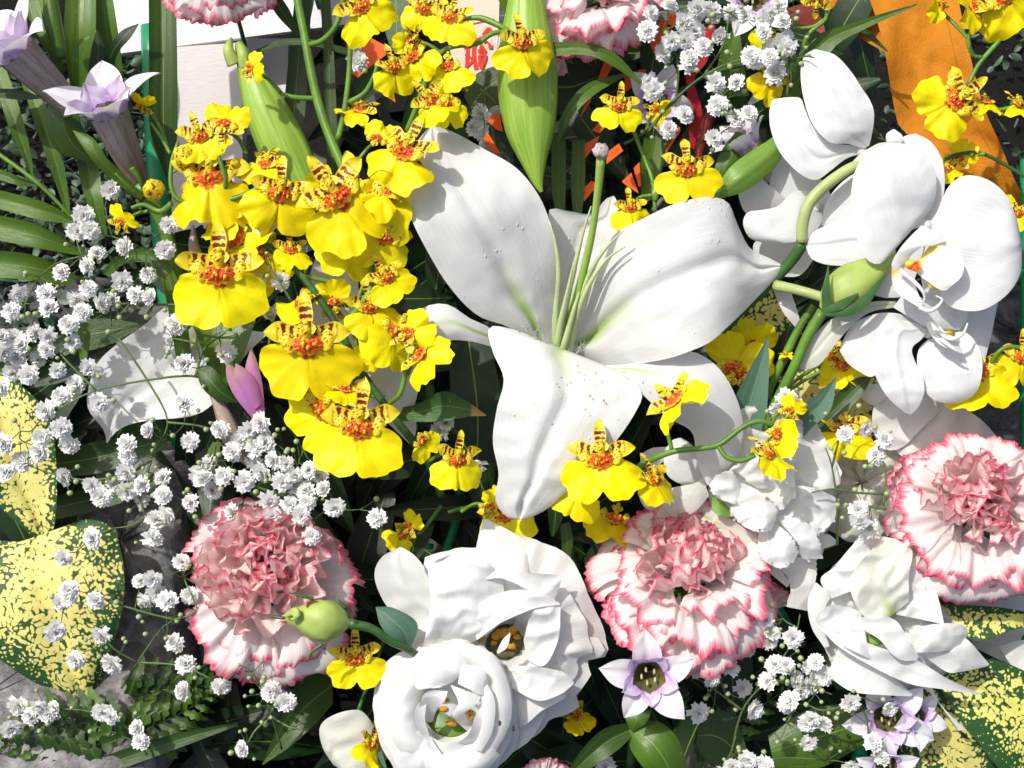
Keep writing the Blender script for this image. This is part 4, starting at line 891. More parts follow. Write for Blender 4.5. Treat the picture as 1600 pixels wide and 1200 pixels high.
M['black'] = m_plain('black_shell', (.01, .01, .01), .4, .1)
MB().ball(V(781, 1130, 66), (2.2 * S, 4.5 * S, 2 * S), 8, 6).build('body', M['black'], ins)
ins = empty('fly', V(802, 1138, 50), 'second tiny black insect at the right rim of the round lisianthus', 'insect')
MB().ball(V(802, 1138, 50), (2 * S, 5 * S, 2 * S), 8, 6).build('body', M['black'], ins)

CUPK[0] = -.6
# right hand lisianthus, turned down, long folded petals
e3 = empty('lisianthus', V(1385, 980, 0), 'white lisianthus with long pointed folds under the right hand carnation', 'lisianthus')
E3 = [(1333, 853), (1363, 820), (1377, 838), (1413, 843), (1440, 857), (1447, 880), (1453, 907), (1465, 935), (1477, 960), (1510, 980), (1507, 997), (1500, 1030), (1470, 1060), (1425, 1080), (1360, 1070), (1310, 1050), (1287, 1013), (1270, 975), (1280, 940), (1290, 903), (1310, 880)]
rosette(e3, 1375, 975, -45, E3, [(5, .6, .85, 20, 1.0, [-10, 4, 6, 0, -14], 10, 14), (5, 1.3, .7, 15, .8, [-10, 14, 24, 18, 6], 12, 18)], 'white', 15)
part_blades(e3, 'white', [
    ([(1390, 900), (1360, 860), (1355, 835), (1362, 818)], [(1300, 935), (1282, 905), (1310, 880), (1358, 820)], [10, 10, 0, -10], dict(cup=10, nzz=30, seed=71)),
    ([(1370, 980), (1340, 950), (1330, 900), (1380, 838)], [(1420, 940), (1420, 900), (1425, 860), (1400, 842)], [30, 20, 6, -6], dict(cup=-14, nzz=34, seed=72, mat='cream')),
    ([(1400, 960), (1410, 900), (1430, 870), (1440, 860)], [(1475, 975), (1470, 950), (1458, 905), (1446, 868)], [16, 14, 6, -4], dict(cup=-10, nzz=26, seed=73)),
    ([(1345, 955), (1300, 945), (1275, 965), (1280, 975)], [(1360, 1030), (1320, 1010), (1290, 990), (1276, 978)], [30, 36, 26, 12], dict(cup=-14, nzz=22, seed=74)),
    ([(1345, 965), (1370, 960), (1400, 970), (1420, 1000), (1436, 1026)], [(1352, 985), (1375, 1000), (1392, 1020), (1410, 1032), (1432, 1032)], [36, 46, 44, 30], dict(cup=-12, nzz=16, seed=75)),
    ([(1280, 975), (1320, 990), (1370, 1010), (1430, 1030), (1480, 1060), (1532, 1084)], [(1285, 985), (1310, 1010), (1360, 1040), (1420, 1068), (1480, 1078), (1528, 1086)], [24, 34, 36, 28, 20, 0], dict(cup=-14, nzz=18, seed=76)),
    ([(1310, 1012), (1340, 1025), (1390, 1055), (1426, 1084)], [(1292, 1055), (1330, 1080), (1380, 1086), (1424, 1088)], [0, 10, 10, -6], dict(cup=-12, nzz=8, seed=77)),
    ([(1420, 985), (1460, 975), (1500, 975), (1512, 985)], [(1430, 1020), (1470, 1018), (1495, 1010), (1511, 995)], [30, 38, 32, 16], dict(cup=10, nzz=24, seed=78)),
    ([(1440, 1010), (1480, 990), (1510, 998), (1546, 1038)], [(1450, 1030), (1480, 1050), (1500, 1050), (1540, 1042)], [16, 22, 18, 0], dict(cup=10, nzz=16, seed=79)),
    ([(1425, 1040), (1450, 1060), (1468, 1098), (1508, 1140)], [(1430, 1072), (1450, 1080), (1475, 1110), (1498, 1142)], [-30, -26, -26, -34], dict(cup=8, nzz=5, seed=80)),
    ([(1275, 910), (1262, 940), (1268, 980), (1288, 1012)], [(1300, 930), (1290, 950), (1290, 985), (1296, 1010)], [-20, -20, -20], dict(cup=8, nzz=5, seed=81)),
])
MB().ball(V(1365, 1000, 12), (17 * S, 10 * S, 6 * S), 12, 8).build('throat', M['leaf_lime'], e3)
# ruffled centre-right one
e4 = empty('lisianthus', V(1190, 770, -30), 'ruffled white lisianthus above the middle carnation, right of the lily\'s curled petal', 'lisianthus')
E4 = [(1156, 650), (1198, 640), (1212, 650), (1262, 660), (1266, 690), (1272, 705), (1314, 742), (1298, 764), (1308, 790), (1290, 832), (1283, 872), (1240, 890), (1184, 881), (1150, 850), (1118, 815), (1108, 775), (1112, 740), (1135, 700)]
rosette(e4, 1195, 770, -80, E4, [(5, .4, .95, 0, 1.0, [-6, 4, 8, 2, -8], 9, 14)], 'white', 21)
part_blades(e4, 'white', [
    ([(1190, 870), (1225, 895), (1235, 920), (1228, 948)], [(1275, 872), (1276, 895), (1272, 925), (1264, 955)], [-36, -34, -40, -52], dict(cup=10, nzz=10, seed=86, edge=3)),
    ([(1100, 800), (1130, 805), (1180, 840), (1235, 910)], [(1096, 812), (1120, 835), (1165, 865), (1230, 918)], [-40, -34, -34, -46], dict(cup=-10, nzz=8, seed=87, mat='cream')),
    ([(1150, 745), (1148, 700), (1152, 655), (1162, 636), (1190, 634)], [(1215, 750), (1230, 710), (1228, 672), (1220, 652), (1208, 640)], [-50, -34, -26, -30, -40], dict(cup=-10, nzz=28, seed=90, edge=5)),
    ([(1170, 745), (1186, 705), (1215, 662), (1245, 650), (1276, 660)], [(1190, 768), (1230, 772), (1275, 768), (1308, 760), (1316, 738)], [-30, -14, -6, -8, -22], dict(cup=-8, nzz=26, ruf=5, rf=3, seed=88, edge=5, nu=24)),
    ([(1185, 762), (1225, 758), (1270, 762), (1312, 780)], [(1190, 815), (1225, 838), (1262, 846), (1303, 816)], [-24, -4, 2, -14], dict(cup=-8, nzz=26, ruf=5, rf=3, seed=89, edge=4, nu=24)),
    ([(1135, 740), (1165, 712), (1205, 700), (1240, 725)], [(1150, 775), (1180, 796), (1215, 800), (1244, 775)], [-14, 6, 12, 0], dict(cup=-8, nzz=36, seed=91, nu=22, edge=6)),
    ([(1158, 790), (1130, 782), (1114, 772), (1108, 758)], [(1165, 748), (1146, 736), (1130, 738), (1113, 750)], [0, 14, 16, 6], dict(cup=-12, nzz=26, seed=82, edge=6)),
    ([(1160, 755), (1182, 765), (1214, 790), (1214, 806)], [(1142, 796), (1156, 818), (1180, 830), (1204, 830)], [14, 28, 30, 20], dict(cup=-12, nzz=30, seed=83, edge=6)),
    ([(1186, 832), (1208, 818), (1236, 838), (1248, 862)], [(1184, 850), (1192, 874), (1220, 888), (1240, 878)], [0, 10, 12, 4], dict(cup=-10, nzz=26, seed=84, edge=5)),
    ([(1212, 806), (1250, 808), (1276, 832), (1286, 873)], [(1222, 820), (1244, 845), (1248, 860), (1250, 873)], [10, 20, 18, 2], dict(cup=10, nzz=26, seed=85, edge=5)),
    ([(1283, 835), (1295, 835), (1309, 846)], [(1278, 858), (1292, 856), (1308, 850)], [-40, -38, -44], dict(nu=6, seed=92)),
])
blade('throat', M['leaf_lime'], e4, [(1112, 778), (1122, 776), (1140, 795)], [(1112, 798), (1125, 806), (1142, 808)], [-14, -8, -14], 5, 8, cup=-6)
CUPK[0] = .4
# pale shaded blooms further back
e = empty('lisianthus', V(1450, 660, -90), 'shaded pale white bloom hanging below the lowest moth orchid', 'lisianthus')
part_blades(e, 'white', [
    ([(1500, 620), (1440, 600), (1385, 605), (1364, 640), (1366, 680), (1385, 702)], [(1470, 640), (1450, 660), (1430, 680), (1415, 695), (1402, 702), (1390, 704)], [-90, -80, -85, -100], dict(nzz=12, cup=10, seed=101)),
    ([(1400, 610), (1470, 620), (1510, 640), (1540, 662), (1562, 690)], [(1395, 700), (1420, 720), (1470, 735), (1520, 735), (1556, 720)], [-110, -95, -92, -110], dict(nzz=16, cup=8, ruf=6, rf=4, edge=7, seed=102)),
    ([(1352, 600), (1345, 620), (1360, 632)], [(1380, 600), (1385, 620), (1366, 634)], [-70, -72, -80], dict(seed=103)),
])
e = empty('lisianthus', V(1340, 740, -110), 'crumpled shaded white bloom behind the baby\'s breath left of the right hand carnation', 'lisianthus')
rosette(e, 1345, 755, -130, [(1280, 720), (1310, 700), (1370, 705), (1420, 700), (1430, 760), (1400, 830), (1340, 850), (1290, 820), (1275, 770)],
        [(5, .4, 1.0, 0, 1.0, [0, 4, 8, 2, -8], 12, 16), (4, 1.0, 1.0, 0, .7, [0, 12, 20, 18, 8], 12, 16)], 'cream', 31)
e = empty('lisianthus', V(1075, 730, -50), 'half open cream white bud with curled petals right of the lily\'s lowest petal', 'lisianthus')
part_blades(e, 'cream', [
    ([(1105, 760), (1080, 762), (1045, 745), (1037, 715), (1048, 690), (1062, 684)], [(1108, 750), (1098, 730), (1092, 712), (1085, 700), (1075, 690), (1064, 684)], [-50, -36, -32, -45], dict(mat='white', cup=-12, nzz=6, seed=111)),
    ([(1040, 765), (1060, 760), (1085, 755), (1098, 745)], [(1038, 795), (1055, 808), (1085, 800), (1108, 775)], [-30, -18, -16, -24], dict(cup=-14, nzz=5, seed=112)),
    ([(1000, 710), (1020, 700), (1045, 698)], [(1002, 740), (1015, 738), (1038, 720)], [-70, -64, -66], dict(mat='white', cup=-8, seed=113)),
    ([(996, 770), (1005, 790), (1020, 800)], [(1005, 745), (1030, 770), (1035, 798)], [-70, -64, -66], dict(mat='white', cup=-8, seed=114)),
])
e = empty('lisianthus', V(540, 1160, -20), 'pale cream petal cup at the bottom edge left of the round lisianthus', 'lisianthus')
part_blades(e, 'cream', [
    ([(600, 1160), (570, 1115), (545, 1110), (512, 1122), (499, 1140), (505, 1170), (520, 1194)], [(600, 1210), (570, 1215), (550, 1215), (540, 1210), (535, 1206), (528, 1200), (522, 1196)], [-30, -14, -12, -30], dict(cup=-12, nzz=8, crease=-4, seed=121)),
])
e = empty('tissue_paper', V(1570, 1000, -130), 'crumpled translucent white wrapping at the right edge below the right hand carnation', 'wrapping')
part_blades(e, 'white', [([(1500, 930), (1560, 920), (1620, 940), (1660, 960)], [(1520, 1010), (1560, 1030), (1610, 1050), (1660, 1060)], [-140, -130, -150], dict(name='sheet', nzz=20, seed=131)),
     ([(1560, 1010), (1600, 1000), (1640, 1010)], [(1580, 1040), (1610, 1055), (1650, 1070)], [-100, -95, -100], dict(name='sheet', nzz=12, seed=132))])

# ------------------------------------------------------------------ lisianthus buds
def egg(e, name, mat, c0, c1, radii, n=26, nu=24, spiral=0, lob=0, tw=1.5, flat=.9, mi=0):
    P0, P1 = V(*c0), V(*c1); d = (P1 - P0); L = d.length; d.normalize(); vz = RC @ Vector((0, 0, 1)); sx = d.cross(vz).normalized(); sz = sx.cross(d)
    def fn(u, v):
        a = u * pi; r = samp(radii, v) * S
        g = 1 - (spiral * max(0, cos(a * (lob or 3) + v * tw * pi)) ** 8 if spiral else 0)
        return P0 + d * L * v + (sx * cos(a) + sz * sin(a) * flat) * r * g
    return MB().grid(fn, nu, n).build(name, M[mat], e)
e = empty('lisianthus_bud', V(545, 975, 60), 'closed pale green lisianthus bud lying over the lower left carnation', 'flower bud')
egg(e, 'bud_body', 'bud_green', (443, 962, 70), (546, 974, 64), [3, 13, 17, 24, 29, 32, 32, 28, 19, 6], spiral=.12, lob=3)
for k in range(3):
    px_tube(e, 'petal_tip', 'bud_green', [(452 - 3 * k, 958 + 3 * k, 86), (462 - 2 * k, 952 + 3 * k, 92), (466 - 2 * k, 962 + 2 * k, 95), (458 - 2 * k, 968, 92)], [2, 4, 4, 2], 6, 10)
for q in ([(540, 950, 96), (530, 940, 98), (524, 931, 96)], [(490, 936, 84), (470, 931, 86), (451, 926, 86)], [(505, 1006, 84), (488, 1018, 86), (482, 1032, 82)], [(444, 966, 74), (430, 964, 72), (419, 964, 70)], [(546, 965, 84), (540, 948, 92), (528, 938, 94)]):
    px_tube(e, 'sepal', 'stem_dk', q, [3, 2.5, 1], 6, 10)
px_tube(e, 'stem', 'stem_dk', [(545, 974, 62), (580, 982, 60), (610, 1002, 50), (636, 1014, 30), (680, 1040, -20)], [8, 6.5, 6, 6, 6], 10, 24)
e = empty('lisianthus_bud', V(1290, 480, 30), 'green and yellowish bud cupped in dark sepals under the big white orchid', 'flower bud')
egg(e, 'bud_body', 'bud_green', (1284, 484, 26), (1398, 396, 34), [6, 24, 33, 36, 34, 28, 20, 12, 8], spiral=.10, lob=3, tw=.6)
for L, R in ([([(1284, 486), (1284, 455), (1290, 430), (1294, 412)], [(1300, 488), (1298, 460), (1296, 435), (1295, 413)]), ([(1286, 490), (1320, 482), (1350, 460), (1385, 425)], [(1292, 494), (1325, 494), (1355, 478), (1386, 428)]), ([(1282, 486), (1310, 470), (1340, 458)], [(1288, 490), (1318, 482), (1342, 460)])]):
    blade('sepal', M['stem_dk'], e, L, R, [58, 66, 62], 5, 12, cup=-5)
px_tube(e, 'stem', 'stem', [(1286, 486, 26), (1262, 525, 16), (1240, 575, 2), (1215, 625, -20), (1195, 670, -50)], [9, 8, 8, 8], 10, 20)
px_tube(e, 'stem', 'stem_pale', [(1290, 466, 20), (1250, 454, 10), (1212, 446, -20)], [8, 8, 9], 10, 12)
px_tube(e, 'stem', 'stem', [(1272, 478, -30), (1250, 510, -40), (1225, 560, -50), (1190, 630, -70)], [6, 7, 7], 8, 16)

CUPK[0] = 1.0
# ================================================================== carnations
def carn_petal(seed, inner=0.0, r0=12, R=130, calm=1.0):
    rn = random.Random(seed); ph1, ph2 = rn.uniform(0, 6), rn.uniform(0, 6); k1 = rn.uniform(3.0, 4.6); hs = rn.uniform(.58, .74)
    teeth = [rn.uniform(.955, 1.015) for _ in range(60)]
    nu = 44 if inner < .5 else 36
    bend0, bend1 = rn.uniform(-.1, .1), rn.uniform(.25, .75) * (1 - inner) - .35 * inner
    A = rn.uniform(13, 20) * (1 + 1.0 * inner) * calm; hs *= 1.16 if calm < 1 else 1
    def fn(u, v):
        i = int(round((u + 1) / 2 * nu)); edge = teeth[i] if v > .88 else 1.0
        lobed = 1 - .13 * abs(u) ** 3 + .04 * sin(k1 * 1.3 * u + ph2)
        r = R * (.05 + .95 * v) * (1 if v < .9 else (1 + (edge - 1) * (v - .88) / .12)) * (1 + (lobed - 1) * v)
        wf = .28 + .72 * sm(0, .45, v)
        a = u * hs * wf
        x = r * sin(a) * 1.15; y = r * cos(a)
        z = A * v ** 1.6 * (sin(k1 * u * 2 + ph1) * .6 + .4 * sin(k1 * 4.3 * u + ph2 + v * 2)) * (1 - .2 * abs(u))
        z += (16 + 12 * inner) * calm * v * nz(u * 2.2 + seed, v * 2.3, 5) + 1.1 * sm(.6, 1, v) * sin(u * 26 + ph1 + 2 * v)
        th = bend0 + bend1 * v * v        # curl outward (toward -z) near the rim
        y2 = y * cos(th) - z * sin(th) * .3; z2 = -y * sin(th) * .55 * v + z
        return Vector((x, y2, z2)) * S
    return MB().grid(fn, nu, 12).mesh('petal', M['carn_in' if inner >= .5 else 'carn'])
CP = [carn_petal(s) for s in range(8)]; CI = [carn_petal(40 + s, 1.0) for s in range(8)]; CO = [carn_petal(60 + s, 0, calm=.5) for s in range(6)]
def carnation(label, x, y, z, R, pitch=0, yaw=0, roll=0, seed=0, n_pet=40, inner_red=True, px=0, py=0):
    """px, py: shift (in px) of the dense centre from the middle of the outer petals"""
    rn = random.Random(seed); e = empty('carnation', V(x, y, z), label, 'carnation', 'white carnations edged in pink')
    F = frame(x, y, z, roll, pitch, yaw, R / 130.0)
    N = n_pet
    for k in range(N):
        t = k / (N - 1); a = k * 2.39996 + rn.uniform(-.3, .3); op = 92 * (1 - t) ** .75 + rn.uniform(-10, 10) * (1 - .5 * t); s_ = (1.04 - .50 * t ** .7) * rn.uniform(.86, 1.12)
        inn = t > .42 if inner_red else t > .62; off = 30 * sin(pi * min(1, t * 1.02)) ** .8 * rn.uniform(.4, 1.2); h = 30 * t ** 1.1
        Mx = F @ Matrix.Translation(Vector((px * t, py * t, h)) * S) @ Matrix.Rotation(a, 4, 'Z') @ Matrix.Translation(Vector((0, off, 0)) * S) @ Matrix.Rotation(pi / 2 - radians(op), 4, 'X') @ Matrix.Rotation(rn.uniform(-.25, .25) * (1 + 2 * t), 4, 'Y') @ Matrix.Rotation(rn.uniform(-.3, .3) * t, 4, 'Z') @ Matrix.Scale(s_, 4)
        inst('petal', rn.choice(CO if k < 9 else CI if inn else CP), e, Mx)
    for k in range(8):
        Mx = F @ Matrix.Translation(Vector((px * .45 + rn.uniform(-14, 14), py * .45 + rn.uniform(-14, 14), 2)) * S) @ Matrix.Rotation(k * 2.4, 4, 'Z') @ Matrix.Rotation(pi / 2 - radians(rn.uniform(8, 48)), 4, 'X') @ Matrix.Rotation(rn.uniform(-.5, .5), 4, 'Y') @ Matrix.Scale(rn.uniform(.42, .58), 4)
        inst('petal', rn.choice(CI), e, Mx)
    # calyx below
    c = MB().tube([F @ Vector((0, 0, -50 * S)), F @ Vector((0, 0, -30 * S)), F @ Vector((0, 0, -14 * S))], [9 * S, 15 * S, 17 * S], 10, 8)
    c.build('calyx', M['stem'], e)
    MB().tube([F @ Vector((0, 0, -48 * S)), F @ Vector((6 * S, -20 * S, -200 * S)), F @ Vector((10 * S, -60 * S, -380 * S))], [4 * S, 4 * S, 4 * S], 7, 10).build('stem', M['stem_dk'], e)
    return e
carnation('deep pink centred white carnation at the lower left with a green bud lying over it', 425, 932, -25, 150, -22, 6, 0, 3, px=-14, py=46)
carnation('white carnation edged in pink low in the middle between lisianthus and ruffled bloom', 1068, 925, -45, 146, -38, 0, 0, 4, px=6, py=30, inner_red=False, n_pet=44)
carnation('white carnation edged in pink cut by the right edge of the picture', 1518, 808, -20, 140, -18, -10, 8, 5, px=14, py=14, inner_red=False)
carnation('white carnation edged in pink cut by the top edge right of the lily bud', 935, 5, -60, 116, -36, 0, 0, 6, px=0, py=24, inner_red=False)
carnation('white carnation edged in pink peeking over the white board at the top left', 345, -62, -70, 116, -20, 0, 0, 8)
e = empty('carnation', V(1205, 935, -110), 'pink tip of a mostly hidden carnation in the dark gap right of the middle one', 'carnation')
for k in range(3): inst('petal', CI[k], e, frame(1190, 960, -110 + 6 * k, -30 + 25 * k, 0, 10, .45))
e = empty('carnation', V(850, 1215, -60), 'red pink carnation tip at the bottom edge right of the round lisianthus', 'carnation')
for k in range(4): inst('petal', CI[k + 2], e, frame(850, 1230, -60 + 6 * k, -40 + 25 * k, 0, 10, .40))
e = empty('carnation', V(770, 62, -140), 'small pink and white petal tip beside the wooden tag', 'carnation')
for k in range(2): inst('petal', CP[k], e, frame(776, 80, -140 + 5 * k, -20 + 20 * k, 0, 0, .22))
e = empty('carnation', V(868, 100, -120), 'dark pink petal edge under the left side of the top carnation', 'carnation')
inst('petal', CI[4], e, frame(882, 82, -110, 150, 0, 0, .32))

# ================================================================== lavender gentians
def gent_lobe(seed, w=25, L=68, mat='lilac', curl=.7):
    rn = random.Random(seed); tw = rn.uniform(-.3, .3); cu = curl * rn.uniform(.7, 1.3)
    def fn(u, v):
        hw = w * sin(pi * (.22 + .78 * (1 - v)) * .62) * (1 - v ** 5) * 1.05
        th = cu * v * v; y = L * (v - .18 * cu * v ** 3)
        x = u * hw; z = -L * .5 * cu * v * v + 6 * (u * u) * (1 - v) * 1.4 - 4 * exp(-(u / .2) ** 2) + tw * u * hw * v + 2 * nz(u * 2 + seed, v * 3)
        return Vector((x, y, z)) * S
    return MB().grid(fn, 10, 14).mesh('lobe', M[mat])
GL = [gent_lobe(s) for s in range(5)]; GP = [gent_lobe(20 + s, 17, 34, 'lilac_dk', .15) for s in range(3)]
def gentian(label, x, y, z, ax, tube, mouth=30, base=14, lobe=1.0, opening=50, spin=0, seed=0, dark=0, name='gentian', tubemat='calyx', n=5, curl=0):
    rn = random.Random(seed); e = empty(name, V(x, y, z), label, 'gentian', 'lavender and white gentians'); F = look(x, y, z, *ax, spin)
    def tf(u, v):
        a = u * pi; r = base + (mouth - base) * v ** .8; r *= 1 + .09 * cos(5 * a) * v
        return F @ (Vector((r * cos(a), r * sin(a), -tube * (1 - v))) * S)
    MB().grid(tf, 40, 16).build('tube', M[tubemat], e)
    def ti(u, v):
        a = u * pi; r = (base * .5 + (mouth * .93 - base * .5) * v)
        return F @ (Vector((r * cos(a), r * sin(a), -tube * .55 * (1 - v) - 2)) * S)
    MB().grid(ti, 30, 8).build('throat', M['throat'], e)
    for k in range(n):
        a = 2 * pi * k / n; op = radians(opening + rn.uniform(-12, 12)); s_ = lobe * rn.uniform(.9, 1.1)
        inst('lobe', GL[(k + seed) % 5], e, F @ Matrix.Rotation(a, 4, 'Z') @ Matrix.Translation(Vector((0, mouth * .9, 0)) * S) @ Matrix.Rotation(pi / 2 - op + curl * .4, 4, 'X') @ Matrix.Scale(s_ * mouth / 28, 4))
        a += pi / n
        inst('fold', GP[k % 3], e, F @ Matrix.Rotation(a, 4, 'Z') @ Matrix.Translation(Vector((0, mouth * .92, -2)) * S) @ Matrix.Rotation(pi / 2 - radians(opening * .55), 4, 'X') @ Matrix.Scale(s_ * mouth / 26, 4))
        MB().ball(F @ (Vector((cos(a) * mouth * .42, sin(a) * mouth * .42, -6)) * S), (2.2 * S, 5 * S, 3.5 * S), 6, 5, nf=.3).build('anther', M['anther_p'], e)
    return e
g_ = gentian('lavender white gentian with a brownish tube in front of the white board, upper left', 168, 172, 10, (-.20, .72, .62), 135, 30, 17, 1.12, 44, 16, 1, curl=.35)
px_tube(g_, 'stem', 'stem', [(214, 288, -50), (240, 320, -60), (262, 370, -70), (285, 470, -90), (300, 600, -140)], [11, 11, 10, 10, 10], 10, 20)
for q in ([(180, 270, -10), (200, 290, -16), (226, 310, -30)], [(225, 300, -10), (218, 280, -6), (206, 262, -4)]): px_tube(g_, 'sepal', 'leaf_mid', q, [2, 5, 7], 7, 10)
g_ = gentian('lavender white gentian cut by the left edge at the top', 22, 78, 0, (-.55, .60, .55), 130, 32, 19, 1.15, 40, 0, 2)
g_ = gentian('lavender gentian facing up with an olive throat, left of the middle carnation\'s base', 1014, 1058, 75, (-.05, -.10, .98), 80, 27, 14, .92, 62, 10, 3)
px_tube(g_, 'stem', 'stem_dk', [(1012, 1080, -60), (1005, 1110, -30), (990, 1140, -10), (985, 1200, -60)], [8, 7, 7], 8, 12)
gentian('white gentian with lilac folds at the bottom right, left one of the pair', 1388, 1122, -30, (-.15, -.15, .95), 70, 25, 13, .95, 60, 40, 4)
gentian('small lavender gentian at the bottom right, right one of the pair', 1432, 1120, -38, (.35, .15, .9), 60, 18, 10, .85, 45, 60, 5)
gentian('pale gentian at the bottom edge below the white and lilac pair', 1385, 1195, -30, (-.1, -.3, .9), 60, 18, 10, .85, 55, 10, 6)
gentian('lavender gentian partly hidden behind the baby\'s breath at the top right', 1180, -8, -80, (.1, -.2, .9), 80, 26, 14, .9, 55, 0, 7)
gentian('greyish lavender gentian behind the small notched orchid above the lily', 1025, 160, -120, (.2, -.1, .9), 80, 22, 14, .9, 55, 30, 8)
gentian('pale lilac gentian behind the green bud at the upper right', 1165, 225, -50, (-.5, .75, .3), 70, 24, 12, .8, 25, 30, 9)
def gent_bud(label, pts, radii, mat, zz):
    e = empty('gentian_bud', V(*pts[-1], zz), label, 'flower bud')
    Q = [V(x, y, zz) for x, y in pts]; m = MB().tube(Q, [r * S for r in radii], 14, 20); 
    m.build('bud_body', M[mat], e); return e
e = empty('gentian_bud', V(398, 650, 10), 'opening magenta gentian bud left of the middle yellow orchid', 'flower bud')
for L, R, zs in ([([(353, 566), (354, 590), (366, 618), (396, 656)], [(353, 566), (368, 576), (388, 598), (408, 640)], [24, 20, 14, 0]), ([(393, 542), (384, 570), (384, 600), (398, 650)], [(393, 542), (402, 566), (410, 600), (414, 645)], [20, 18, 12, 0]),
                 ([(368, 568), (366, 590), (380, 615), (398, 640)], [(370, 568), (388, 580), (402, 600), (410, 630)], [30, 28, 20, 8])]):
    blade('petal', M['magenta'], e, L, R, zs, 8, 16, cup=-12, nzz=5)
gent_bud('green and reddish gentian bud below the magenta one', [(326, 608), (345, 640), (366, 690), (392, 722)], [2, 12, 16, 10], 'calyx', -10)
gent_bud('pale pinkish gentian bud between the left yellow orchids', [(302, 352), (303, 385), (312, 420), (322, 470)], [2, 10, 14, 12], 'calyx', -20)
gent_bud('olive gentian bud at the top left beside the white board', [(78, -5), (84, 40), (96, 90)], [12, 14, 9], 'leaf_mid', -30)
gent_bud('reddish stem bud under the red ribbon at the top', [(1112, 175), (1098, 210), (1088, 260)], [10, 9, 7], 'red2', -110)
# ================================================================== dancing lady orchids (small yellow ones)
def onc_lip(seed):
    rn = random.Random(seed); p = [rn.uniform(0, 6) for _ in range(4)]; asym = rn.uniform(-.05, .05); dn = rn.uniform(.08, .20); cupp = rn.uniform(-8, 10)
    tbl = [(0, 68), (.12, 73), (.42, 82), (.75, 88), (1.05, 90), (1.3, 88), (1.55, 80), (1.78, 64), (1.95, 44), (2.1, 22)]
    def R(a):
        b = abs(a)
        for (a0, r0), (a1, r1) in zip(tbl, tbl[1:]):
            if b <= a1: t = (b - a0) / (a1 - a0); r = r0 + (r1 - r0) * t; break
        else: r = 20
        if b < .22: r -= 78 * dn * (1 - b / .22) ** 1.5
        return r * (1 + .045 * sin(6.5 * a + p[0]) + .03 * sin(13 * a + p[1]) + asym * a / 2 + .03 * nz(a * 8, seed))
    def fn(u, v):
        a = u * 2.08; r = R(a) * v; x = sin(a) * r * .97; y = -cos(a) * r - 10
        z = cupp * v * v + 9 * v * v * sin(3.0 * a + p[2]) + 5 * v ** 3 * sin(7 * a + p[3]) - 14 * v ** 3 * abs(sin(a)) ** 2 + 4 * nz(x / 30 + seed, y / 30) - 5 * exp(-(a / .12) ** 2) * v + 2.0 * v ** 4 * sin(17 * a + p[1])
        return Vector((x, y, z)) * S
    return MB().grid(fn, 54, 10).mesh('lip', M['yel'])
OL = [onc_lip(s) for s in range(7)]
def onc_seg(seed, L, w, curl, wav=3.0):
    L *= 1.06; w *= 1.05
    rn = random.Random(seed); p = rn.uniform(0, 6)
    def fn(u, v):
        hw = w * (.35 + .65 * sin(pi * min(1, v * .98 + .02) * .62 + .25)) * (1 - v ** 7 * .9)
        y = L * v; x = u * hw * (1 + .12 * sin(8 * v + p)); z = curl * v * v + wav * u * sin(9 * v + p) * v + 3 * u * u
        return Vector((x, y, z)) * S
    return MB().grid(fn, 8, 16).mesh('sepal', M['stripe'])
OS = [onc_seg(s, 56, 12, -10 - 4 * s) for s in range(4)]
OP = [onc_seg(10 + s, 62, 15, 8 - 4 * s, 4.5) for s in range(4)]
def onc_core(seed):
    rn = random.Random(seed); mb = MB()
    # knobbly crest of the lip
    p = rn.uniform(0, 6)
    def cf(u, v):
        a = u * pi; r = v * (1 + .10 * sin(11 * a + p) + .06 * sin(19 * a)); x = cos(a) * 30 * r; y = sin(a) * 17 * r + 3
        h = 13 * (1 - v * v) + 5 * nz(x / 6 + seed * 9, y / 6) * (1 - v ** 3) - 5 * exp(-(x / 3) ** 2) * (1 - v)
        return Vector((x, y, 3 + h)) * S
    mb.grid(cf, 44, 9, mi=0)
    for k in range(7):
        a = rn.uniform(0, 2 * pi); r = rn.uniform(.2, .8); mb.ball(Vector((cos(a) * r * 25, sin(a) * r * 13 + 4, 9 + 6 * (1 - r))) * S, (3.6 * S, 5 * S, 6 * S), 7, 5, mi=rn.choice((0, 1)))
    # two side lobes
    for s_ in (-1, 1):
        mb.grid(lambda u, v: Vector((s_ * (20 + 26 * v), 6 + 17 * u * sin(pi * (v * .8 + .18)) + 7 * v, 5 + 6 * sin(pi * v) - 3 * u * u)) * S, 6, 7, mi=1)
    # column with hood and wings
    mb.tube([Vector((0, 10, 6)) * S, Vector((0, 24, 14)) * S, Vector((0, 36, 20)) * S], [7 * S, 7 * S, 9 * S, 5 * S], 10, 8, mi=1)
    for s_ in (-1, 1):
        mb.grid(lambda u, v: Vector((s_ * (5 + 12 * v), 28 + 9 * u * sin(pi * (v * .8 + .2)), 16 + 2 * v)) * S, 4, 5, mi=1)
    mb.ball(Vector((0, 38, 22)) * S, (6 * S, 5 * S, 5 * S), 8, 6, mi=1)
    return mb.mesh('flower', [M['callus'], M['spot']])
OC = [onc_core(s) for s in range(4)]
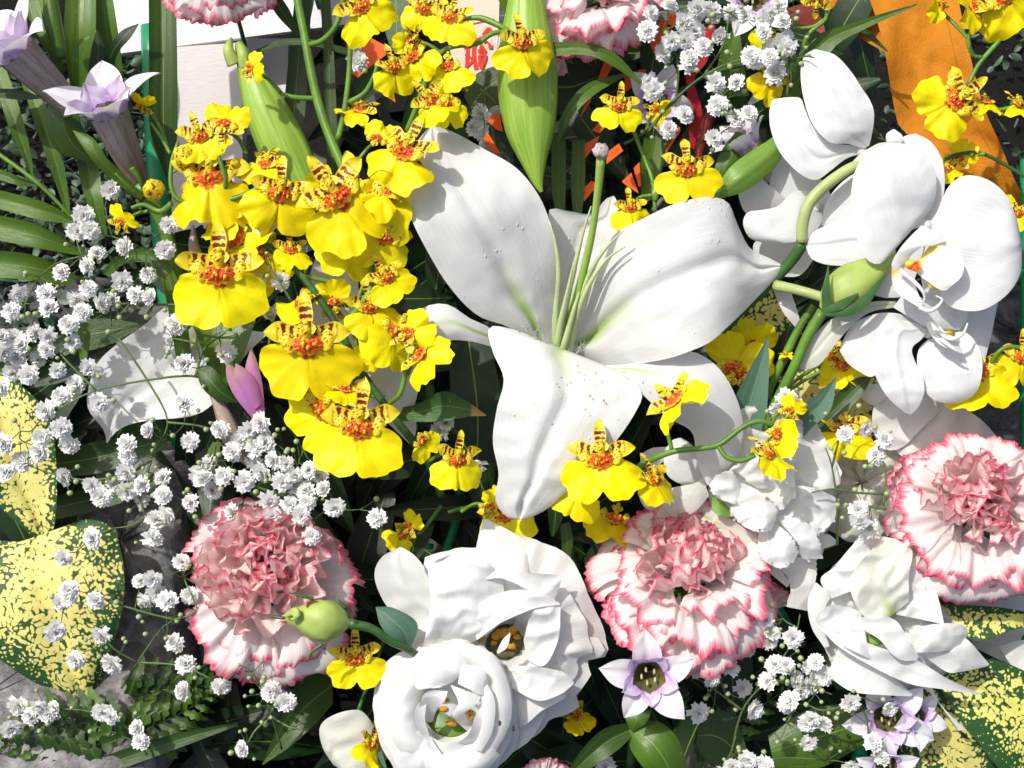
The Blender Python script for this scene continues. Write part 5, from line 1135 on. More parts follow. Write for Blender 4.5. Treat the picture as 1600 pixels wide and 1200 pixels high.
def onc_flower(e, x, y, z, w, roll=0, pitch=0, yaw=0, seed=None, stem=None, petals=True, label=None):
    """x, y = centre of the red crest; w = width of the lip in px; roll 0 = lip hangs down"""
    rn = random.Random(seed if seed is not None else int(x * 7 + y)); F = frame(x, y, z, roll, pitch, yaw, w / 158.0)
    f = inst('flower', rn.choice(OC), e, F, label)
    def sub(name, me, Mx):
        o = bpy.data.objects.new(name, me); C.objects.link(o); o.parent = f; o.matrix_basis = Mx
    sub('lip', rn.choice(OL), Matrix.Rotation(rn.uniform(-.08, .08), 4, 'Z') @ Matrix.Rotation(rn.uniform(-.15, .35), 4, 'X') @ Matrix.Diagonal((rn.uniform(.88, 1.06), rn.uniform(.84, 1.08), rn.uniform(.8, 1.8), 1)))
    if petals:
        for s_ in (-1, 1):
            sub('petal', rn.choice(OP), Matrix.Translation(Vector((s_ * 4, 24, 2)) * S) @ Matrix.Rotation(-s_ * radians(84 + rn.uniform(-10, 10)), 4, 'Z') @ Matrix.Rotation(rn.uniform(-.5, .5), 4, 'Y'))
        sub('sepal', rn.choice(OS), Matrix.Translation(Vector((0, 30, 0)) * S) @ Matrix.Rotation(rn.uniform(-.2, .2), 4, 'Z') @ Matrix.Rotation(rn.uniform(.0, .5), 4, 'X'))
        for s_ in (-1, 1):
            sub('sepal', rn.choice(OS), Matrix.Translation(Vector((s_ * 4, 14, -8)) * S) @ Matrix.Rotation(-s_ * radians(120 + rn.uniform(-12, 12)), 4, 'Z') @ Matrix.Rotation(-.25, 4, 'X'))
    if stem:
        b = F @ (Vector((0, 14, -6)) * S); t = V(*stem); m_ = (b + t) / 2 + RC @ Vector((0, 8 * S, -22 * S)) 
        MB().tube([b, F @ (Vector((0, 18, -22)) * S), m_, t], [2.6 * S, 3 * S, 3 * S, 3.2 * S], 7, 14).build('pedicel', M['stem'], e)
    return f
def obud(e, x, y, z, r, a=0, stem=None):
    c = V(x, y, z); o = MB().ball(c, (r * S, r * .85 * S, r * 1.1 * S), 14, 10, nf=.25).build('bud', M['spot'], e)
    if stem: MB().tube([c, (c + V(*stem)) / 2 + Vector((0, 0, -6 * S)), V(*stem)], [2.5 * S] * 2, 6, 8).build('pedicel', M['stem'], e)
GO = 'sprays of small yellow orchids'
def spray(label, x, y, z): return empty('yellow_orchid_spray', V(x, y, z), label, 'orchid', GO)

a = spray('longest spray of yellow orchids, its dark stem slanting down left of the lily', 620, 660, 20)
px_tube(a, 'stem', 'stem_dk', [(690, 775, -60), (668, 720, -20), (622, 660, 22), (585, 610, 30), (562, 575, 34), (530, 515, 36), (498, 465, 38), (460, 418, 36), (418, 385, 34), (385, 355, 34), (362, 325, 34)], [7, 6.5, 6, 5.5, 5, 4.5], 10, 60)
px_tube(a, 'stem', 'stem', [(362, 325, 34), (330, 315, 40), (285, 315, 44), (268, 295, 44), (268, 255, 40), (278, 222, 36)], [4, 4, 3.5, 2.5], 8, 30)
px_tube(a, 'stem', 'stem', [(345, 316, 44), (380, 305, 50), (410, 290, 52), (425, 280, 50)], [4, 4, 3], 8, 16)
px_tube(a, 'stem', 'stem', [(470, 430, 38), (520, 442, 30), (545, 455, 30)], [4, 3], 8, 12)
px_tube(a, 'stem', 'stem', [(522, 515, 40), (548, 495, 60), (575, 460, 66), (582, 435, 60)], [4.5, 4.5, 5, 3.5], 8, 20)
px_tube(a, 'stem', 'stem', [(606, 632, 30), (625, 615, 50), (634, 580, 58), (640, 552, 56)], [3.5, 4, 4, 3.5], 8, 20)
px_tube(a, 'stem', 'stem', [(348, 310, 40), (352, 280, 60), (338, 235, 60), (330, 212, 56)], [3.5, 3.5, 3], 8, 20)
onc_flower(a, 343, 432, 70, 158, 0, -6, 4, 1, (385, 352, 34), label='big yellow bloom with the widest lip, at the left')
onc_flower(a, 482, 542, 80, 154, 4, 0, 0, 2, (545, 545, 34))
onc_flower(a, 562, 672, 78, 142, -4, -4, 0, 3, (600, 640, 28))
onc_flower(a, 505, 645, 44, 130, -34, 10, -10, 4, (600, 620, 26))
onc_flower(a, 438, 306, 74, 112, -6, -4, 14, 5, (405, 372, 34))
onc_flower(a, 328, 282, 50, 142, 0, -14, 0, 6, (345, 318, 40))
onc_flower(a, 314, 216, 58, 84, 18, -8, 0, 7, (340, 235, 56))
onc_flower(a, 372, 375, 36, 110, 60, -20, 10, 8, (420, 388, 32))
onc_flower(a, 468, 478, 46, 80, -60, 0, -56, 9, (500, 470, 36))
onc_flower(a, 715, 722, 70, 88, 2, -6, 24, 10, (668, 722, -16))
onc_flower(a, 660, 690, 30, 60, 40, 10, 30, 13, (655, 700, -10), petals=False)
onc_flower(a, 658, 556, 76, 92, 62, -56, 10, 11, (636, 585, 52))
onc_flower(a, 405, 410, 20, 110, 40, -10, 10, 12, (440, 400, 30))
onc_flower(a, 415, 258, 40, 74, -30, -20, -30, 121, (385, 330, 36))
onc_flower(a, 404, 392, 26, 110, -30, -20, 0, 122, (440, 400, 34), petals=False)
onc_flower(a, 455, 392, 40, 66, 20, -30, 30, 123, (430, 392, 34))
onc_flower(a, 520, 470, 30, 70, -150, -30, 20, 124, (500, 470, 36))
onc_flower(a, 540, 610, 60, 70, 30, -50, 40, 125, (570, 590, 30), petals=True)
onc_flower(a, 350, 346, 40, 70, -20, -20, -30, 126, (350, 320, 34))
obud(a, 290, 245, 52, 19, 0, (270, 270, 44)); obud(a, 240, 297, 48, 17, 0, (268, 300, 44)); obud(a, 366, 256, 46, 8, 0, (352, 260, 58))
onc_flower(a, 190, 345, 40, 50, 150, -30, 10, 15, (230, 330, 30)); 
px_tube(a, 'stem', 'stem', [(268, 318, 40), (250, 330, 30), (225, 320, 30), (205, 325, 34)], [5, 4, 3], 8, 14)
onc_flower(a, 222, 165, 10, 44, 190, -60, 30, 16, (262, 232, 20)); px_tube(a, 'stem', 'stem', [(236, 192, 10), (252, 215, 16), (266, 240, 34)], [2.5, 3], 7, 10)

b = spray('spray of yellow orchids on the tall upright stem at the top left of the lily', 500, 170, -20)
px_tube(b, 'stem', 'stem', [(460, -25, -30), (475, 50, -26), (486, 110, -22), (500, 170, -18), (520, 225, -10), (543, 278, 0)], [7, 7, 7.5, 7.5, 7], 10, 40)
px_tube(b, 'stem', 'stem', [(484, 70, -22), (505, 62, -12), (525, 40, -4), (532, 15, 0), (540, -10, 10)], [4.5, 4.5, 4], 8, 20)
px_tube(b, 'stem', 'stem', [(528, 218, -8), (538, 175, -6), (545, 120, -2), (548, 70, 4), (556, 30, 14)], [5, 4.5, 4, 4], 8, 24)
px_tube(b, 'stem', 'stem', [(545, 160, -4), (570, 145, 4), (584, 120, 12), (590, 100, 16)], [4, 4, 3], 8, 16)
px_tube(b, 'stem', 'stem', [(492, 154, -20), (460, 152, -14), (440, 146, -14)], [4, 4, 3], 8, 10)
onc_flower(b, 566, 14, 46, 100, 42, -14, 14, 21, (548, 40, 6))
onc_flower(b, 350, 192, 56, 82, 172, 10, 10, 22, (385, 240, 30))
onc_flower(b, 392, 106, 30, 50, 120, -40, 20, 23, (440, 146, -16))
onc_flower(b, 560, 172, -10, 70, -60, -30, -40, 24, (540, 165, -8))
onc_flower(b, 530, 312, 84, 150, 36, -10, 10, 25, (543, 275, 0))
onc_flower(b, 566, 316, 60, 150, 16, 0, -10, 26, (543, 275, 0))
onc_flower(b, 630, 240, 80, 124, -32, -10, -24, 27, (590, 260, 10), label='yellow bloom with a tall folded lip touching the lily')
onc_flower(b, 590, 215, 50, 60, 160, 0, 10, 28, (560, 250, 0), petals=False)
onc_flower(b, 600, 372, 44, 96, -20, 0, 10, 29, (560, 300, 0))

onc_flower(b, 505, 288, 60, 60, -120, -30, 20, 127, (543, 275, 0))
onc_flower(b, 600, 300, 64, 90, -60, -30, -30, 128, (560, 290, 0), petals=True)
onc_flower(b, 548, 384, 30, 96, -10, -20, 10, 129, (545, 320, 0), petals=False)
c_ = spray('cluster of yellow orchids hanging down over the tip of the lily\'s upper left petal', 680, 120, 30)
px_tube(c_, 'stem', 'stem', [(636, 205, 30), (650, 170, 40), (668, 120, 46), (690, 82, 56), (712, 72, 66), (745, 68, 68), (770, 52, 66), (795, 50, 60)], [4.5, 4.5, 4, 4, 4], 8, 40)
px_tube(c_, 'stem', 'stem', [(712, 72, 66), (708, 56, 64), (710, 40, 60)], [3.5, 3], 7, 8)
px_tube(c_, 'stem', 'stem', [(722, 30, 40), (750, 28, 46), (780, 40, 56), (800, 52, 60)], [3, 5, 3], 8, 16)
onc_flower(c_, 705, 30, 78, 84, -12, -4, -20, 31, (708, 50, 60))
onc_flower(c_, 664, 16, 40, 80, -10, 0, -10, 32, (690, 60, 50))
onc_flower(c_, 616, 108, 64, 76, 24, -6, 34, 33, (660, 130, 44))
onc_flower(c_, 676, 158, 72, 80, 50, -6, 20, 34, (668, 130, 44))
onc_flower(c_, 700, 165, 66, 70, 10, -6, 20, 35, (668, 130, 44), petals=False)
onc_flower(c_, 818, 70, 66, 92, 14, -12, 22, 36, (795, 50, 60), label='yellow bloom in front of the thick lily bud')
onc_flower(c_, 640, 66, 40, 60, -30, -20, 40, 131, (690, 82, 50))
onc_flower(c_, 646, 90, 50, 84, 10, -16, -30, 132, (668, 110, 44), petals=False)
onc_flower(c_, 700, 105, 60, 80, -16, -10, -30, 133, (700, 80, 56), petals=False)
onc_flower(c_, 722, 130, 20, 30, -150, -30, 0, 37, (700, 110, 40))

d_ = spray('short curved spray of yellow orchids below the right of the lily', 1060, 700, 40)
px_tube(d_, 'stem', 'stem', [(985, 742, 0), (1005, 725, 20), (1050, 706, 44), (1100, 700, 52), (1125, 694, 54), (1160, 668, 56), (1185, 658, 56), (1210, 665, 54)], [4.5, 5, 4.5, 4.5, 4, 4], 9, 40)
px_tube(d_, 'stem', 'stem', [(1050, 704, 44), (1044, 680, 46), (1036, 655, 48)], [3.5, 3.5], 8, 10)
px_tube(d_, 'stem', 'stem', [(1122, 697, 54), (1135, 714, 60), (1158, 720, 64), (1180, 712, 64)], [3.5, 4, 3], 8, 16)
onc_flower(d_, 940, 722, 74, 122, 4, -14, 0, 41, (985, 742, 0))
onc_flower(d_, 1056, 626, 80, 108, 52, -62, 10, 42, (1038, 656, 48))
onc_flower(d_, 1202, 712, 86, 84, 38, -20, 56, 43, (1170, 716, 64))
onc_flower(d_, 1215, 680, 60, 70, 82, -10, 20, 44, (1200, 664, 54), petals=False)
onc_flower(d_, 1024, 752, 52, 86, 28, -10, 52, 45, (1000, 735, 16))
onc_flower(d_, 905, 770, 10, 80, -20, -20, 0, 46, (985, 742, 0), petals=False)
onc_flower(d_, 1236, 640, 30, 44, 160, -30, 20, 47, (1205, 664, 54))

f_ = spray('sparse spray of three yellow orchids on thin stems above the lily', 1000, 240, -40)
px_tube(f_, 'stem', 'stem', [(990, 205, -46), (1008, 250, -40), (1020, 285, -30), (1024, 330, -30)], [3.4, 3.4, 3.6], 8, 20)
px_tube(f_, 'stem', 'stem', [(1018, 284, -30), (1035, 282, -22), (1052, 276, -14)], [3, 3], 7, 10)
px_tube(f_, 'stem', 'stem_dk', [(975, 225, -50), (1010, 205, -56), (1060, 150, -60), (1110, 115, -60), (1200, 95, -60)], [2.4, 3, 3.2], 7, 20)
px_tube(f_, 'bud', 'leaf_lime', [(1024, 290, -26), (1024, 302, -24), (1024, 314, -26)], [3, 7, 3], 8, 8)
onc_flower(f_, 968, 169, 10, 74, -2, -8, 10, 51, (988, 205, -46), label='small yellow bloom with a notched lip in front of the orange straps')
onc_flower(f_, 1074, 268, 46, 98, 2, -6, 0, 52, (1052, 276, -14))
onc_flower(f_, 986, 327, -10, 66, 14, -20, 20, 53, (1018, 305, -30))
onc_flower(f_, 1025, 172, -60, 44, 60, -30, 0, 54, (1010, 205, -56))

g2 = spray('bright yellow orchids against the orange sash at the top right', 1530, 90, 20)
px_tube(g2, 'stem', 'stem', [(1512, 134, 20), (1530, 100, 20), (1560, 65, 22), (1585, 35, 24), (1620, -10, 24)], [3.6, 4, 4.2], 8, 24)
px_tube(g2, 'stem', 'stem', [(1535, 90, 20), (1520, 85, 26), (1513, 60, 30), (1524, 40, 34)], [3.5, 3.5, 3], 8, 16)
px_tube(g2, 'stem', 'stem', [(1635, 150, 20), (1590, 165, 24), (1560, 172, 26), (1540, 170, 28)], [3.5, 3.5, 3], 8, 16)
onc_flower(g2, 1490, 158, 50, 112, -60, -4, 0, 61, (1512, 134, 20), label='brightest yellow bloom lying sideways on the orange sash')
onc_flower(g2, 1520, 12, 54, 76, -72, -40, 0, 62, (1524, 40, 34))
onc_flower(g2, 1572, -5, 56, 120, 48, -10, 0, 63, (1600, 10, 24))
onc_flower(g2, 1592, 165, 30, 60, 30, -20, 50, 64, (1590, 165, 24))
onc_flower(g2, 1540, 160, 30, 60, 0, -60, 10, 65, (1540, 170, 28), petals=False)
onc_flower(g2, 1482, 266, 0, 44, 30, -20, 20, 66, (1540, 240, 0))
px_tube(g2, 'stem', 'stem_dk', [(1475, 250, 0), (1500, 240, 0), (1545, 244, -10), (1640, 300, -20)], [3, 3], 7, 14)
onc_flower(g2, 1500, 245, -10, 50, 150, -20, 20, 67, (1520, 242, 0), petals=True)

onc_flower(g2, 1470, 8, 30, 60, -90, -60, 0, 134, (1513, 60, 30), petals=False)
h_ = spray('yellow orchids hanging at the right edge beside the lowest white orchid', 1560, 570, -40)
px_tube(h_, 'stem', 'stem', [(1548, 570, -30), (1558, 552, -20), (1575, 542, -18), (1600, 545, -20), (1640, 560, -30)], [3.4, 3.6, 3.4], 8, 20)
onc_flower(h_, 1528, 585, -30, 110, 6, -10, 0, 71, (1550, 565, -28))
onc_flower(h_, 1598, 560, -20, 84, -6, -6, 0, 72, (1600, 545, -20))
onc_flower(h_, 1592, 335, -30, 50, 20, -10, 0, 73, (1620, 345, -40))
onc_flower(h_, 1560, 320, -30, 40, 160, -30, 20, 74, (1600, 345, -40))

i_ = spray('shaded yellow orchids tucked behind the right petal of the lily', 1150, 560, -70)
px_tube(i_, 'stem', 'stem', [(1165, 560, -70), (1200, 640, -90), (1210, 740, -140)], [4, 4], 8, 12)
onc_flower(i_, 1150, 575, -60, 108, 158, -10, 10, 81, (1165, 580, -72))
onc_flower(i_, 1175, 540, -80, 70, 170, -20, 0, 82, (1168, 580, -74))
onc_flower(i_, 1318, 572, -60, 80, 10, -20, 0, 83, (1200, 640, -90))
onc_flower(i_, 1300, 560, -64, 60, -60, -20, 0, 84, (1200, 640, -90))
onc_flower(i_, 1318, 672, -50, 96, -4, -20, 0, 85, (1205, 690, -110))
onc_flower(i_, 1228, 555, -30, 26, 0, -60, 0, 86, (1200, 640, -90))

j_ = spray('yellow orchids mostly hidden by baby\'s breath left of the topmost white orchid', 1200, 130, -30)
px_tube(j_, 'stem', 'stem', [(1232, 115, -20), (1250, 90, -20), (1262, 55, -10), (1290, 30, -6), (1290, 10, 0)], [3.5, 3.5, 3], 8, 20)
px_tube(j_, 'stem', 'stem', [(1240, 45, -10), (1270, 42, -8), (1288, 30, -6)], [3, 3], 7, 10)
onc_flower(j_, 1204, 128, -10, 66, -24, -14, 20, 91, (1232, 115, -20))
onc_flower(j_, 1202, 72, -14, 60, -60, -14, 20, 92, (1245, 90, -20))
onc_flower(j_, 1278, -4, 10, 60, 170, -30, 0, 93, (1290, 10, 0))

k_ = spray('pale clustered yellow orchids between the long spray and the lily petal', 600, 450, 20)
px_tube(k_, 'stem', 'stem', [(560, 560, 20), (552, 500, 24), (562, 460, 28), (590, 400, 30)], [3.6, 3.6], 8, 20)
onc_flower(k_, 606, 436, 60, 84, 40, -8, 30, 101, (585, 425, 28))
onc_flower(k_, 580, 482, 64, 92, 14, -8, 24, 102, (565, 465, 28))
onc_flower(k_, 640, 520, 72, 70, 130, -16, 24, 103, (600, 545, 20))
onc_flower(k_, 578, 556, 46, 50, -50, -40, 0, 104, (560, 530, 20))
onc_flower(k_, 620, 520, 56, 110, -10, -16, 34, 105, (600, 545, 20), petals=False)

l_ = spray('scattered yellow orchids in the dark around the lisianthus at the bottom', 620, 850, -80)
px_tube(l_, 'stem', 'stem_dk', [(690, 790, -70), (660, 830, -60), (640, 850, -70), (600, 1000, -120), (560, 1110, -60)], [3.6, 3.6], 8, 30)
onc_flower(l_, 556, 1032, 10, 92, 4, -6, 6, 111, (585, 1060, -60), label='yellow bloom between lower left carnation and round lisianthus')
onc_flower(l_, 628, 838, -50, 50, -20, -30, 30, 112, (645, 846, -68))
onc_flower(l_, 640, 822, -50, 46, 160, -30, 30, 113, (645, 846, -68))
onc_flower(l_, 790, 806, -60, 96, 16, -24, 0, 114, (700, 800, -70))
onc_flower(l_, 768, 790, -50, 44, 150, -14, 0, 115, (720, 800, -70))
onc_flower(l_, 580, 1165, -10, 70, 0, -24, 60, 116, (560, 1110, -60))
onc_flower(l_, 900, 1120, -110, 60, 40, -24, 40, 117, (900, 1060, -160))
onc_flower(l_, 960, 812, -80, 90, -10, -34, 10, 118, (960, 860, -160), petals=False)
# ================================================================== baby's breath
def gyp_mesh(seed):
    rn = random.Random(seed); mb = MB()
    for k in range(44):
        lay = k / 44; a = k * 2.4 + rn.uniform(-.3, .3); op = radians(86 - 82 * lay ** .9 + rn.uniform(-8, 8)); L = (17.5 - 6.0 * lay) * rn.uniform(.9, 1.08); w = rn.uniform(4.2, 5.6); p = rn.uniform(0, 6)
        q = Matrix.Rotation(a, 3, 'Z') @ Matrix.Rotation(pi / 2 - op, 3, 'X'); h = 5.5 * lay
        def fn(u, v):
            hw = w * (.3 + .7 * sin(pi * (v * .55 + .1))); y = L * v * (1 - (.10 if abs(u) < .3 and v > .9 else 0))
            return (q @ Vector((u * hw, y, -1.6 * v * v * lay + .7 * sin(p + 3 * u) * v)) + Vector((0, 0, h))) * S
        mb.grid(fn, 2, 3)
    mb.ball(Vector((0, 0, 1)) * S, (9 * S, 9 * S, 5 * S), 10, 6, nf=.3)
    return mb.mesh('blossom', M['gyp'], smooth=True)
GY = [gyp_mesh(s) for s in range(6)]
gb = MB().ball(Vector((0, 0, 0)), (4.2 * S, 4.2 * S, 5.2 * S), 9, 7); GB = gb.mesh('bud', M['gyp_bud'])
def gyp(label, root, trunks, blossoms, z, nb=1.4, seed=0, dz=18, sz=1.0):
    rn = random.Random(seed); e = empty('babys_breath', V(root[0], root[1], z), label, 'baby\'s breath', 'sprays of tiny white baby\'s breath')
    st = MB(); nodes = []
    for t in trunks:
        t3 = [(p[0], p[1], p[2] if len(p) > 2 else z) for p in t]
        st.tube([V(*p) for p in t3], [2.1 * S, 1.9 * S, 1.5 * S, 1.0 * S], 6, len(t3) * 5)
        nodes += cr(t3, 14)
    B = [(x, y, z + rn.uniform(-dz, dz), .0) for x, y in blossoms]
    junc = []
    # cluster blossoms to junction nodes
    for (x, y, bz, _) in B:
        best = min(nodes + junc, key=lambda n: hypot(n[0] - x, n[1] - y) + (0 if n in junc else 8))
        d = hypot(best[0] - x, best[1] - y)
        if d > 45:
            t = min(.72, 1 - 26 / d); jx = best[0] + (x - best[0]) * t + rn.uniform(-8, 8); jy = best[1] + (y - best[1]) * t + rn.uniform(-8, 8); j = (jx, jy, bz - 14)
            mdx = (best[0] + jx) / 2 + rn.uniform(-7, 7); mdy = (best[1] + jy) / 2 + rn.uniform(-7, 7)
            st.tube([V(*best[:3]), V(mdx, mdy, (best[2] + bz - 14) / 2), V(*j)], [1.35 * S, 1.0 * S], 5, 8); junc.append(j); best = j
        st.tube([V(*best[:3]), V((best[0] + x) / 2 + rn.uniform(-4, 4), (best[1] + y) / 2 + rn.uniform(-4, 4), (best[2] + bz) / 2 - 5), V(x, y, bz - 4)], [.95 * S, .75 * S], 5, 7)
        k = rn.random(); nbn = int(nb + rn.random())
        for _ in range(nbn):
            a = rn.uniform(0, 6.28); l = rn.uniform(18, 34); bx, by, bbz = best[0] + cos(a) * l, best[1] + sin(a) * l, best[2] + rn.uniform(0, 22)
            st.tube([V(*best[:3]), V((best[0] + bx) / 2 + 2, (best[1] + by) / 2, (best[2] + bbz) / 2 - 3), V(bx, by, bbz)], [.7 * S, .6 * S], 4, 5)
            o = inst('bud', GB, e, frame(bx, by, bbz, 0, 0, 0, rn.uniform(.7, 1.15)))
        s_ = sz * rn.uniform(.86, 1.12)
        inst('blossom', rn.choice(GY), e, frame(x, y, bz, rn.uniform(0, 360), rn.gauss(0, 22) - 12, rn.gauss(0, 22), s_))
    st.build('stem', M['stem_gyp'], e)
    return e
gyp('baby\'s breath spray at the left edge above the shaded white petal', (190, 520), [[(360, 478, 10), (270, 476, 8), (180, 472, 6), (150, 440, 10), (128, 400, 12)], [(172, 472, 6), (174, 510, 6)], [(240, 475, 8), (225, 500, 4)], [(206, 472, 10), (180, 500, 8)]],
    [(131, 335), (140, 360), (118, 363), (200, 385), (257, 390), (153, 398), (97, 426), (140, 415), (28, 456), (73, 459), (18, 488), (78, 483), (138, 452), (122, 465), (130, 488), (155, 475), (190, 438), (213, 461), (238, 465), (232, 430), (175, 470), (278, 505), (265, 350), (170, 297)], 14, 1.4, 1)
gyp('baby\'s breath spray with a long forked stem across the shaded white petal', (310, 590), [[(345, 610, 0), (305, 588, 8), (230, 594, 20), (150, 610, 24), (100, 635, 20), (60, 660, 16)], [(185, 528, 20), (230, 594, 24), (262, 660, 20), (234, 712, 10)], [(150, 610, 24), (110, 570, 20), (70, 530, 16), (20, 510, 12)], [(305, 588, 10), (320, 545, 12), (352, 520, 16)], [(262, 660, 20), (310, 665, 20), (345, 675, 18)]],
    [(0, 530), (5, 548), (25, 528), (58, 520), (75, 522), (45, 585), (90, 577), (113, 535), (108, 508), (75, 545), (6, 605), (98, 620), (73, 640), (140, 572), (155, 628), (288, 630), (235, 672), (200, 695), (200, 712), (298, 690), (353, 550), (290, 570), (10, 693), (65, 705), (110, 693), (95, 668), (65, 683), (35, 540), (120, 600), (60, 560), (30, 560), (20, 580)], 22, 1.3, 2)
gyp('baby\'s breath spray over the upright speckled leaf at the left', (250, 745), [[(236, 720, 0), (200, 740, 6), (140, 750, 8), (80, 740, 8), (30, 720, 8)], [(236, 720, 0), (220, 780, 4), (240, 830, 6)]],
    [(35, 722), (198, 735), (95, 747), (145, 755), (160, 775), (218, 780), (257, 748), (255, 775), (300, 785), (242, 815), (237, 845), (148, 840), (100, 870), (200, 765), (225, 758), (178, 760), (10, 740), (265, 800)], 10, 1.5, 3)
gyp('baby\'s breath spray lying over the largest speckled leaf', (215, 1035), [[(190, 1075, -40), (215, 1035, -10), (250, 985, 10), (272, 968, 14)], [(272, 968, 14), (220, 955, 14), (150, 930, 10), (130, 900, 10)], [(215, 1035, -10), (180, 1015, 4), (150, 985, 10)], [(272, 968, 14), (300, 960, 30), (308, 950, 34)], [(215, 1035, -10), (280, 1040, 0), (330, 1060, 10)]],
    [(283, 880), (220, 910), (230, 935), (245, 922), (297, 930), (95, 940), (107, 933), (148, 940), (85, 985), (160, 990), (120, 1030), (177, 1035), (273, 1005), (290, 1040), (345, 1070), (290, 1080), (110, 925), (238, 902), (262, 940)], 12, 1.5, 4)
gyp('baby\'s breath spray in the bottom left corner over the fern', (150, 1150), [[(230, 1180, -40), (190, 1130, -30), (130, 1110, -30), (70, 1110, -30)], [(190, 1130, -30), (215, 1150, -20)]],
    [(50, 1118), (75, 1115), (160, 1110), (175, 1118), (218, 1138), (220, 1160), (30, 1100), (88, 1108), (62, 1100), (15, 1135)], -22, 1.2, 5)
gyp('baby\'s breath spray spreading above the lower left carnation', (450, 850), [[(455, 850, -30), (460, 780, 0), (462, 740, 10), (475, 700, 14)], [(460, 780, 0), (400, 760, 10), (360, 740, 10), (330, 720, 10)], [(462, 740, 10), (430, 700, 10), (410, 670, 14)], [(455, 850, -30), (480, 820, 0), (520, 790, 6)]],
    [(345, 670), (365, 705), (388, 670), (335, 765), (367, 800), (350, 745), (382, 752), (410, 660), (418, 690), (430, 718), (412, 735), (440, 752), (462, 740), (480, 768), (452, 790), (470, 805), (500, 742), (420, 780), (523, 790), (376, 690), (508, 765), (425, 805), (487, 838), (590, 810), (395, 725), (445, 725), (485, 735), (400, 700), (328, 725), (465, 765), (480, 785), (310, 740), (318, 752)], 16, 1.2, 6)
gyp('baby\'s breath spray hanging below the lower left carnation', (430, 1110), [[(440, 1170, -60), (425, 1120, -20), (410, 1080, 10), (395, 1050, 40)], [(425, 1120, -20), (450, 1135, -10), (475, 1140, -6)], [(425, 1120, -20), (400, 1140, -10), (385, 1165, -4)]],
    [(405, 1035), (435, 1090), (447, 1096), (382, 1170), (348, 1070), (425, 1080)], 14, 4, 7)
gyp('baby\'s breath spray at the top edge right of the top carnation', (1090, 120), [[(1010, 210, -40), (1050, 160, -20), (1100, 118, 0), (1150, 95, 10), (1200, 88, 14)], [(1055, 160, -20), (1060, 110, -10), (1050, 60, 0)], [(1100, 118, 0), (1130, 70, 6), (1140, 20, 10)], [(1100, 118, 0), (1130, 150, 6), (1150, 180, 10)]],
    [(1015, 22), (1093, 8), (1090, 20), (1050, 62), (1075, 103), (1117, 130), (1152, 130), (1147, 187), (1170, 178), (1122, 165), (1067, 182), (1043, 203), (1127, 57), (1098, 75), (1087, 45), (1063, 37), (1143, 20), (1167, 25), (1193, 33), (1173, 90), (1197, 80), (1010, 127), (1033, 85), (1013, 50), (1113, 217), (1078, 90), (1045, 12), (1070, 60), (1110, 20), (1180, 92), (1020, 140)], 6, 1.5, 8)
gyp('baby\'s breath spray at the top edge above the topmost white orchid', (1235, 70), [[(1230, 150, 0), (1232, 100, 14), (1236, 60, 20), (1240, 20, 20)], [(1232, 100, 14), (1255, 80, 24), (1275, 60, 26)], [(1235, 95, 14), (1258, 88, 40), (1272, 90, 60)]],
    [(1220, 10), (1225, 57), (1210, 70), (1203, 90), (1210, 117), (1200, 20), (1222, 35), (1215, 95), (1195, 50), (1230, 72)], 26, 1.2, 9)
gyp('lone baby\'s breath stem in the gap between top orchids and right lily bud', (755, 175), [[(760, 150, -60), (757, 165, -40), (755, 178, -30)], [(750, 140, -60), (775, 160, -50), (790, 175, -60)]], [(755, 178), (745, 200)], -40, 2, 10)
gyp('baby\'s breath blossoms behind the tall stem at the top', (560, 87), [[(570, 110, -80), (562, 95, -70), (560, 87, -60)]], [(560, 82), (558, 97)], -60, .5, 11)
gyp('baby\'s breath spray filling the dark corner left of the bottom right lisianthus', (1200, 1080), [[(1140, 1190, -60), (1160, 1110, -30), (1200, 1060, -10), (1240, 1000, 0), (1250, 960, 4)], [(1200, 1060, -10), (1250, 1070, 0), (1300, 1085, 4)], [(1160, 1110, -30), (1120, 1080, -20), (1090, 1060, -20)], [(1230, 1130, -20), (1250, 1100, -10), (1290, 1110, 0), (1350, 1090, 4)]],
    [(1205, 990), (1238, 995), (1228, 1040), (1200, 1065), (1265, 1045), (1285, 1055), (1265, 1068), (1235, 1095), (1262, 1128), (1285, 1135), (1262, 1158), (1328, 1095), (1387, 1103), (1363, 1160), (1375, 1185), (1110, 1058), (1140, 1045), (1175, 1107), (1090, 1112), (1195, 968), (1250, 1078), (1240, 1060), (1275, 1035), (1200, 1000), (1230, 1100), (1270, 1120), (1212, 1040)], 0, 1.6, 12)
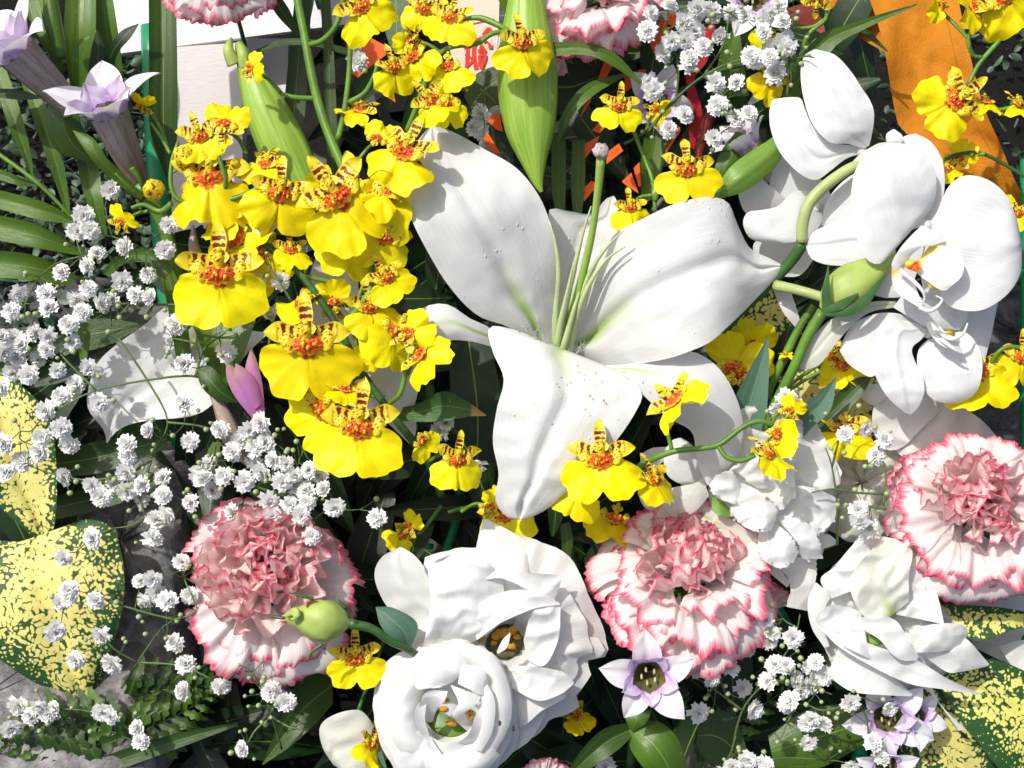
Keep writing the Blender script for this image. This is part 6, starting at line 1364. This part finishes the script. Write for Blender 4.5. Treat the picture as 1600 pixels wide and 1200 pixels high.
gyp('shaded baby\'s breath behind the base of the middle carnation', (1100, 1010), [[(1140, 1100, -60), (1120, 1050, -60), (1100, 1010, -60)]], [(1110, 1000), (1088, 1045), (1095, 1040), (1165, 1010), (1190, 970), (1180, 960), (1085, 1030), (1160, 1075), (1142, 1012)], -64, 1.2, 13)
gyp('baby\'s breath blossoms at the bottom edge right of centre', (1150, 1180), [[(1120, 1215, -50), (1140, 1180, -40), (1150, 1150, -30)]], [(1195, 1195), (1145, 1195), (945, 1195), (1130, 1205), (1170, 1185), (1330, 1195)], -30, 2.5, 14)
gyp('baby\'s breath spray in front of the yellow orchid left of the right hand carnation', (1330, 800), [[(1308, 850, -40), (1308, 790, 0), (1300, 730, 10), (1290, 700, 14)], [(1380, 772, 20), (1340, 770, 22), (1300, 764, 24), (1268, 770, 20)], [(1384, 796, 20), (1345, 790, 20), (1308, 795, 6)], [(1380, 790, 20), (1384, 740, 20), (1372, 700, 20)], [(1300, 730, 10), (1310, 690, 16), (1320, 660, 20)]],
    [(1322, 678), (1350, 668), (1380, 688), (1368, 712), (1345, 810), (1355, 822), (1340, 795)], 24, 2.6, 15)
gyp('few tiny buds of baby\'s breath against the shaded white petal right of the rock', (320, 520), [[(312, 560, 20), (308, 545, 26), (300, 535, 30), (265, 528, 30)]], [(275, 508)], 24, 3, 16)
gyp('baby\'s breath blossoms behind the yellow orchids at the upper left', (430, 480), [[(420, 540, 10), (425, 500, 14), (415, 490, 16)], [(455, 470, 60), (430, 430, 64), (410, 405, 64), (385, 395, 60)]], [(415, 492), (402, 440), (415, 355), (408, 372), (437, 440)], 20, 1, 17)
gyp('greyish baby\'s breath blossoms in the dark left of the lily\'s lowest petal', (740, 730), [[(760, 780, -80), (750, 750, -70), (746, 730, -70)]], [(746, 724), (700, 660), (690, 672)], -70, 1, 18)
gyp('baby\'s breath blossoms low under the ruffled lisianthus', (1215, 650), [[(1200, 690, 0), (1220, 660, 10), (1232, 625, 14)]], [(1228, 622), (1240, 632), (1216, 640)], 4, 2, 19)
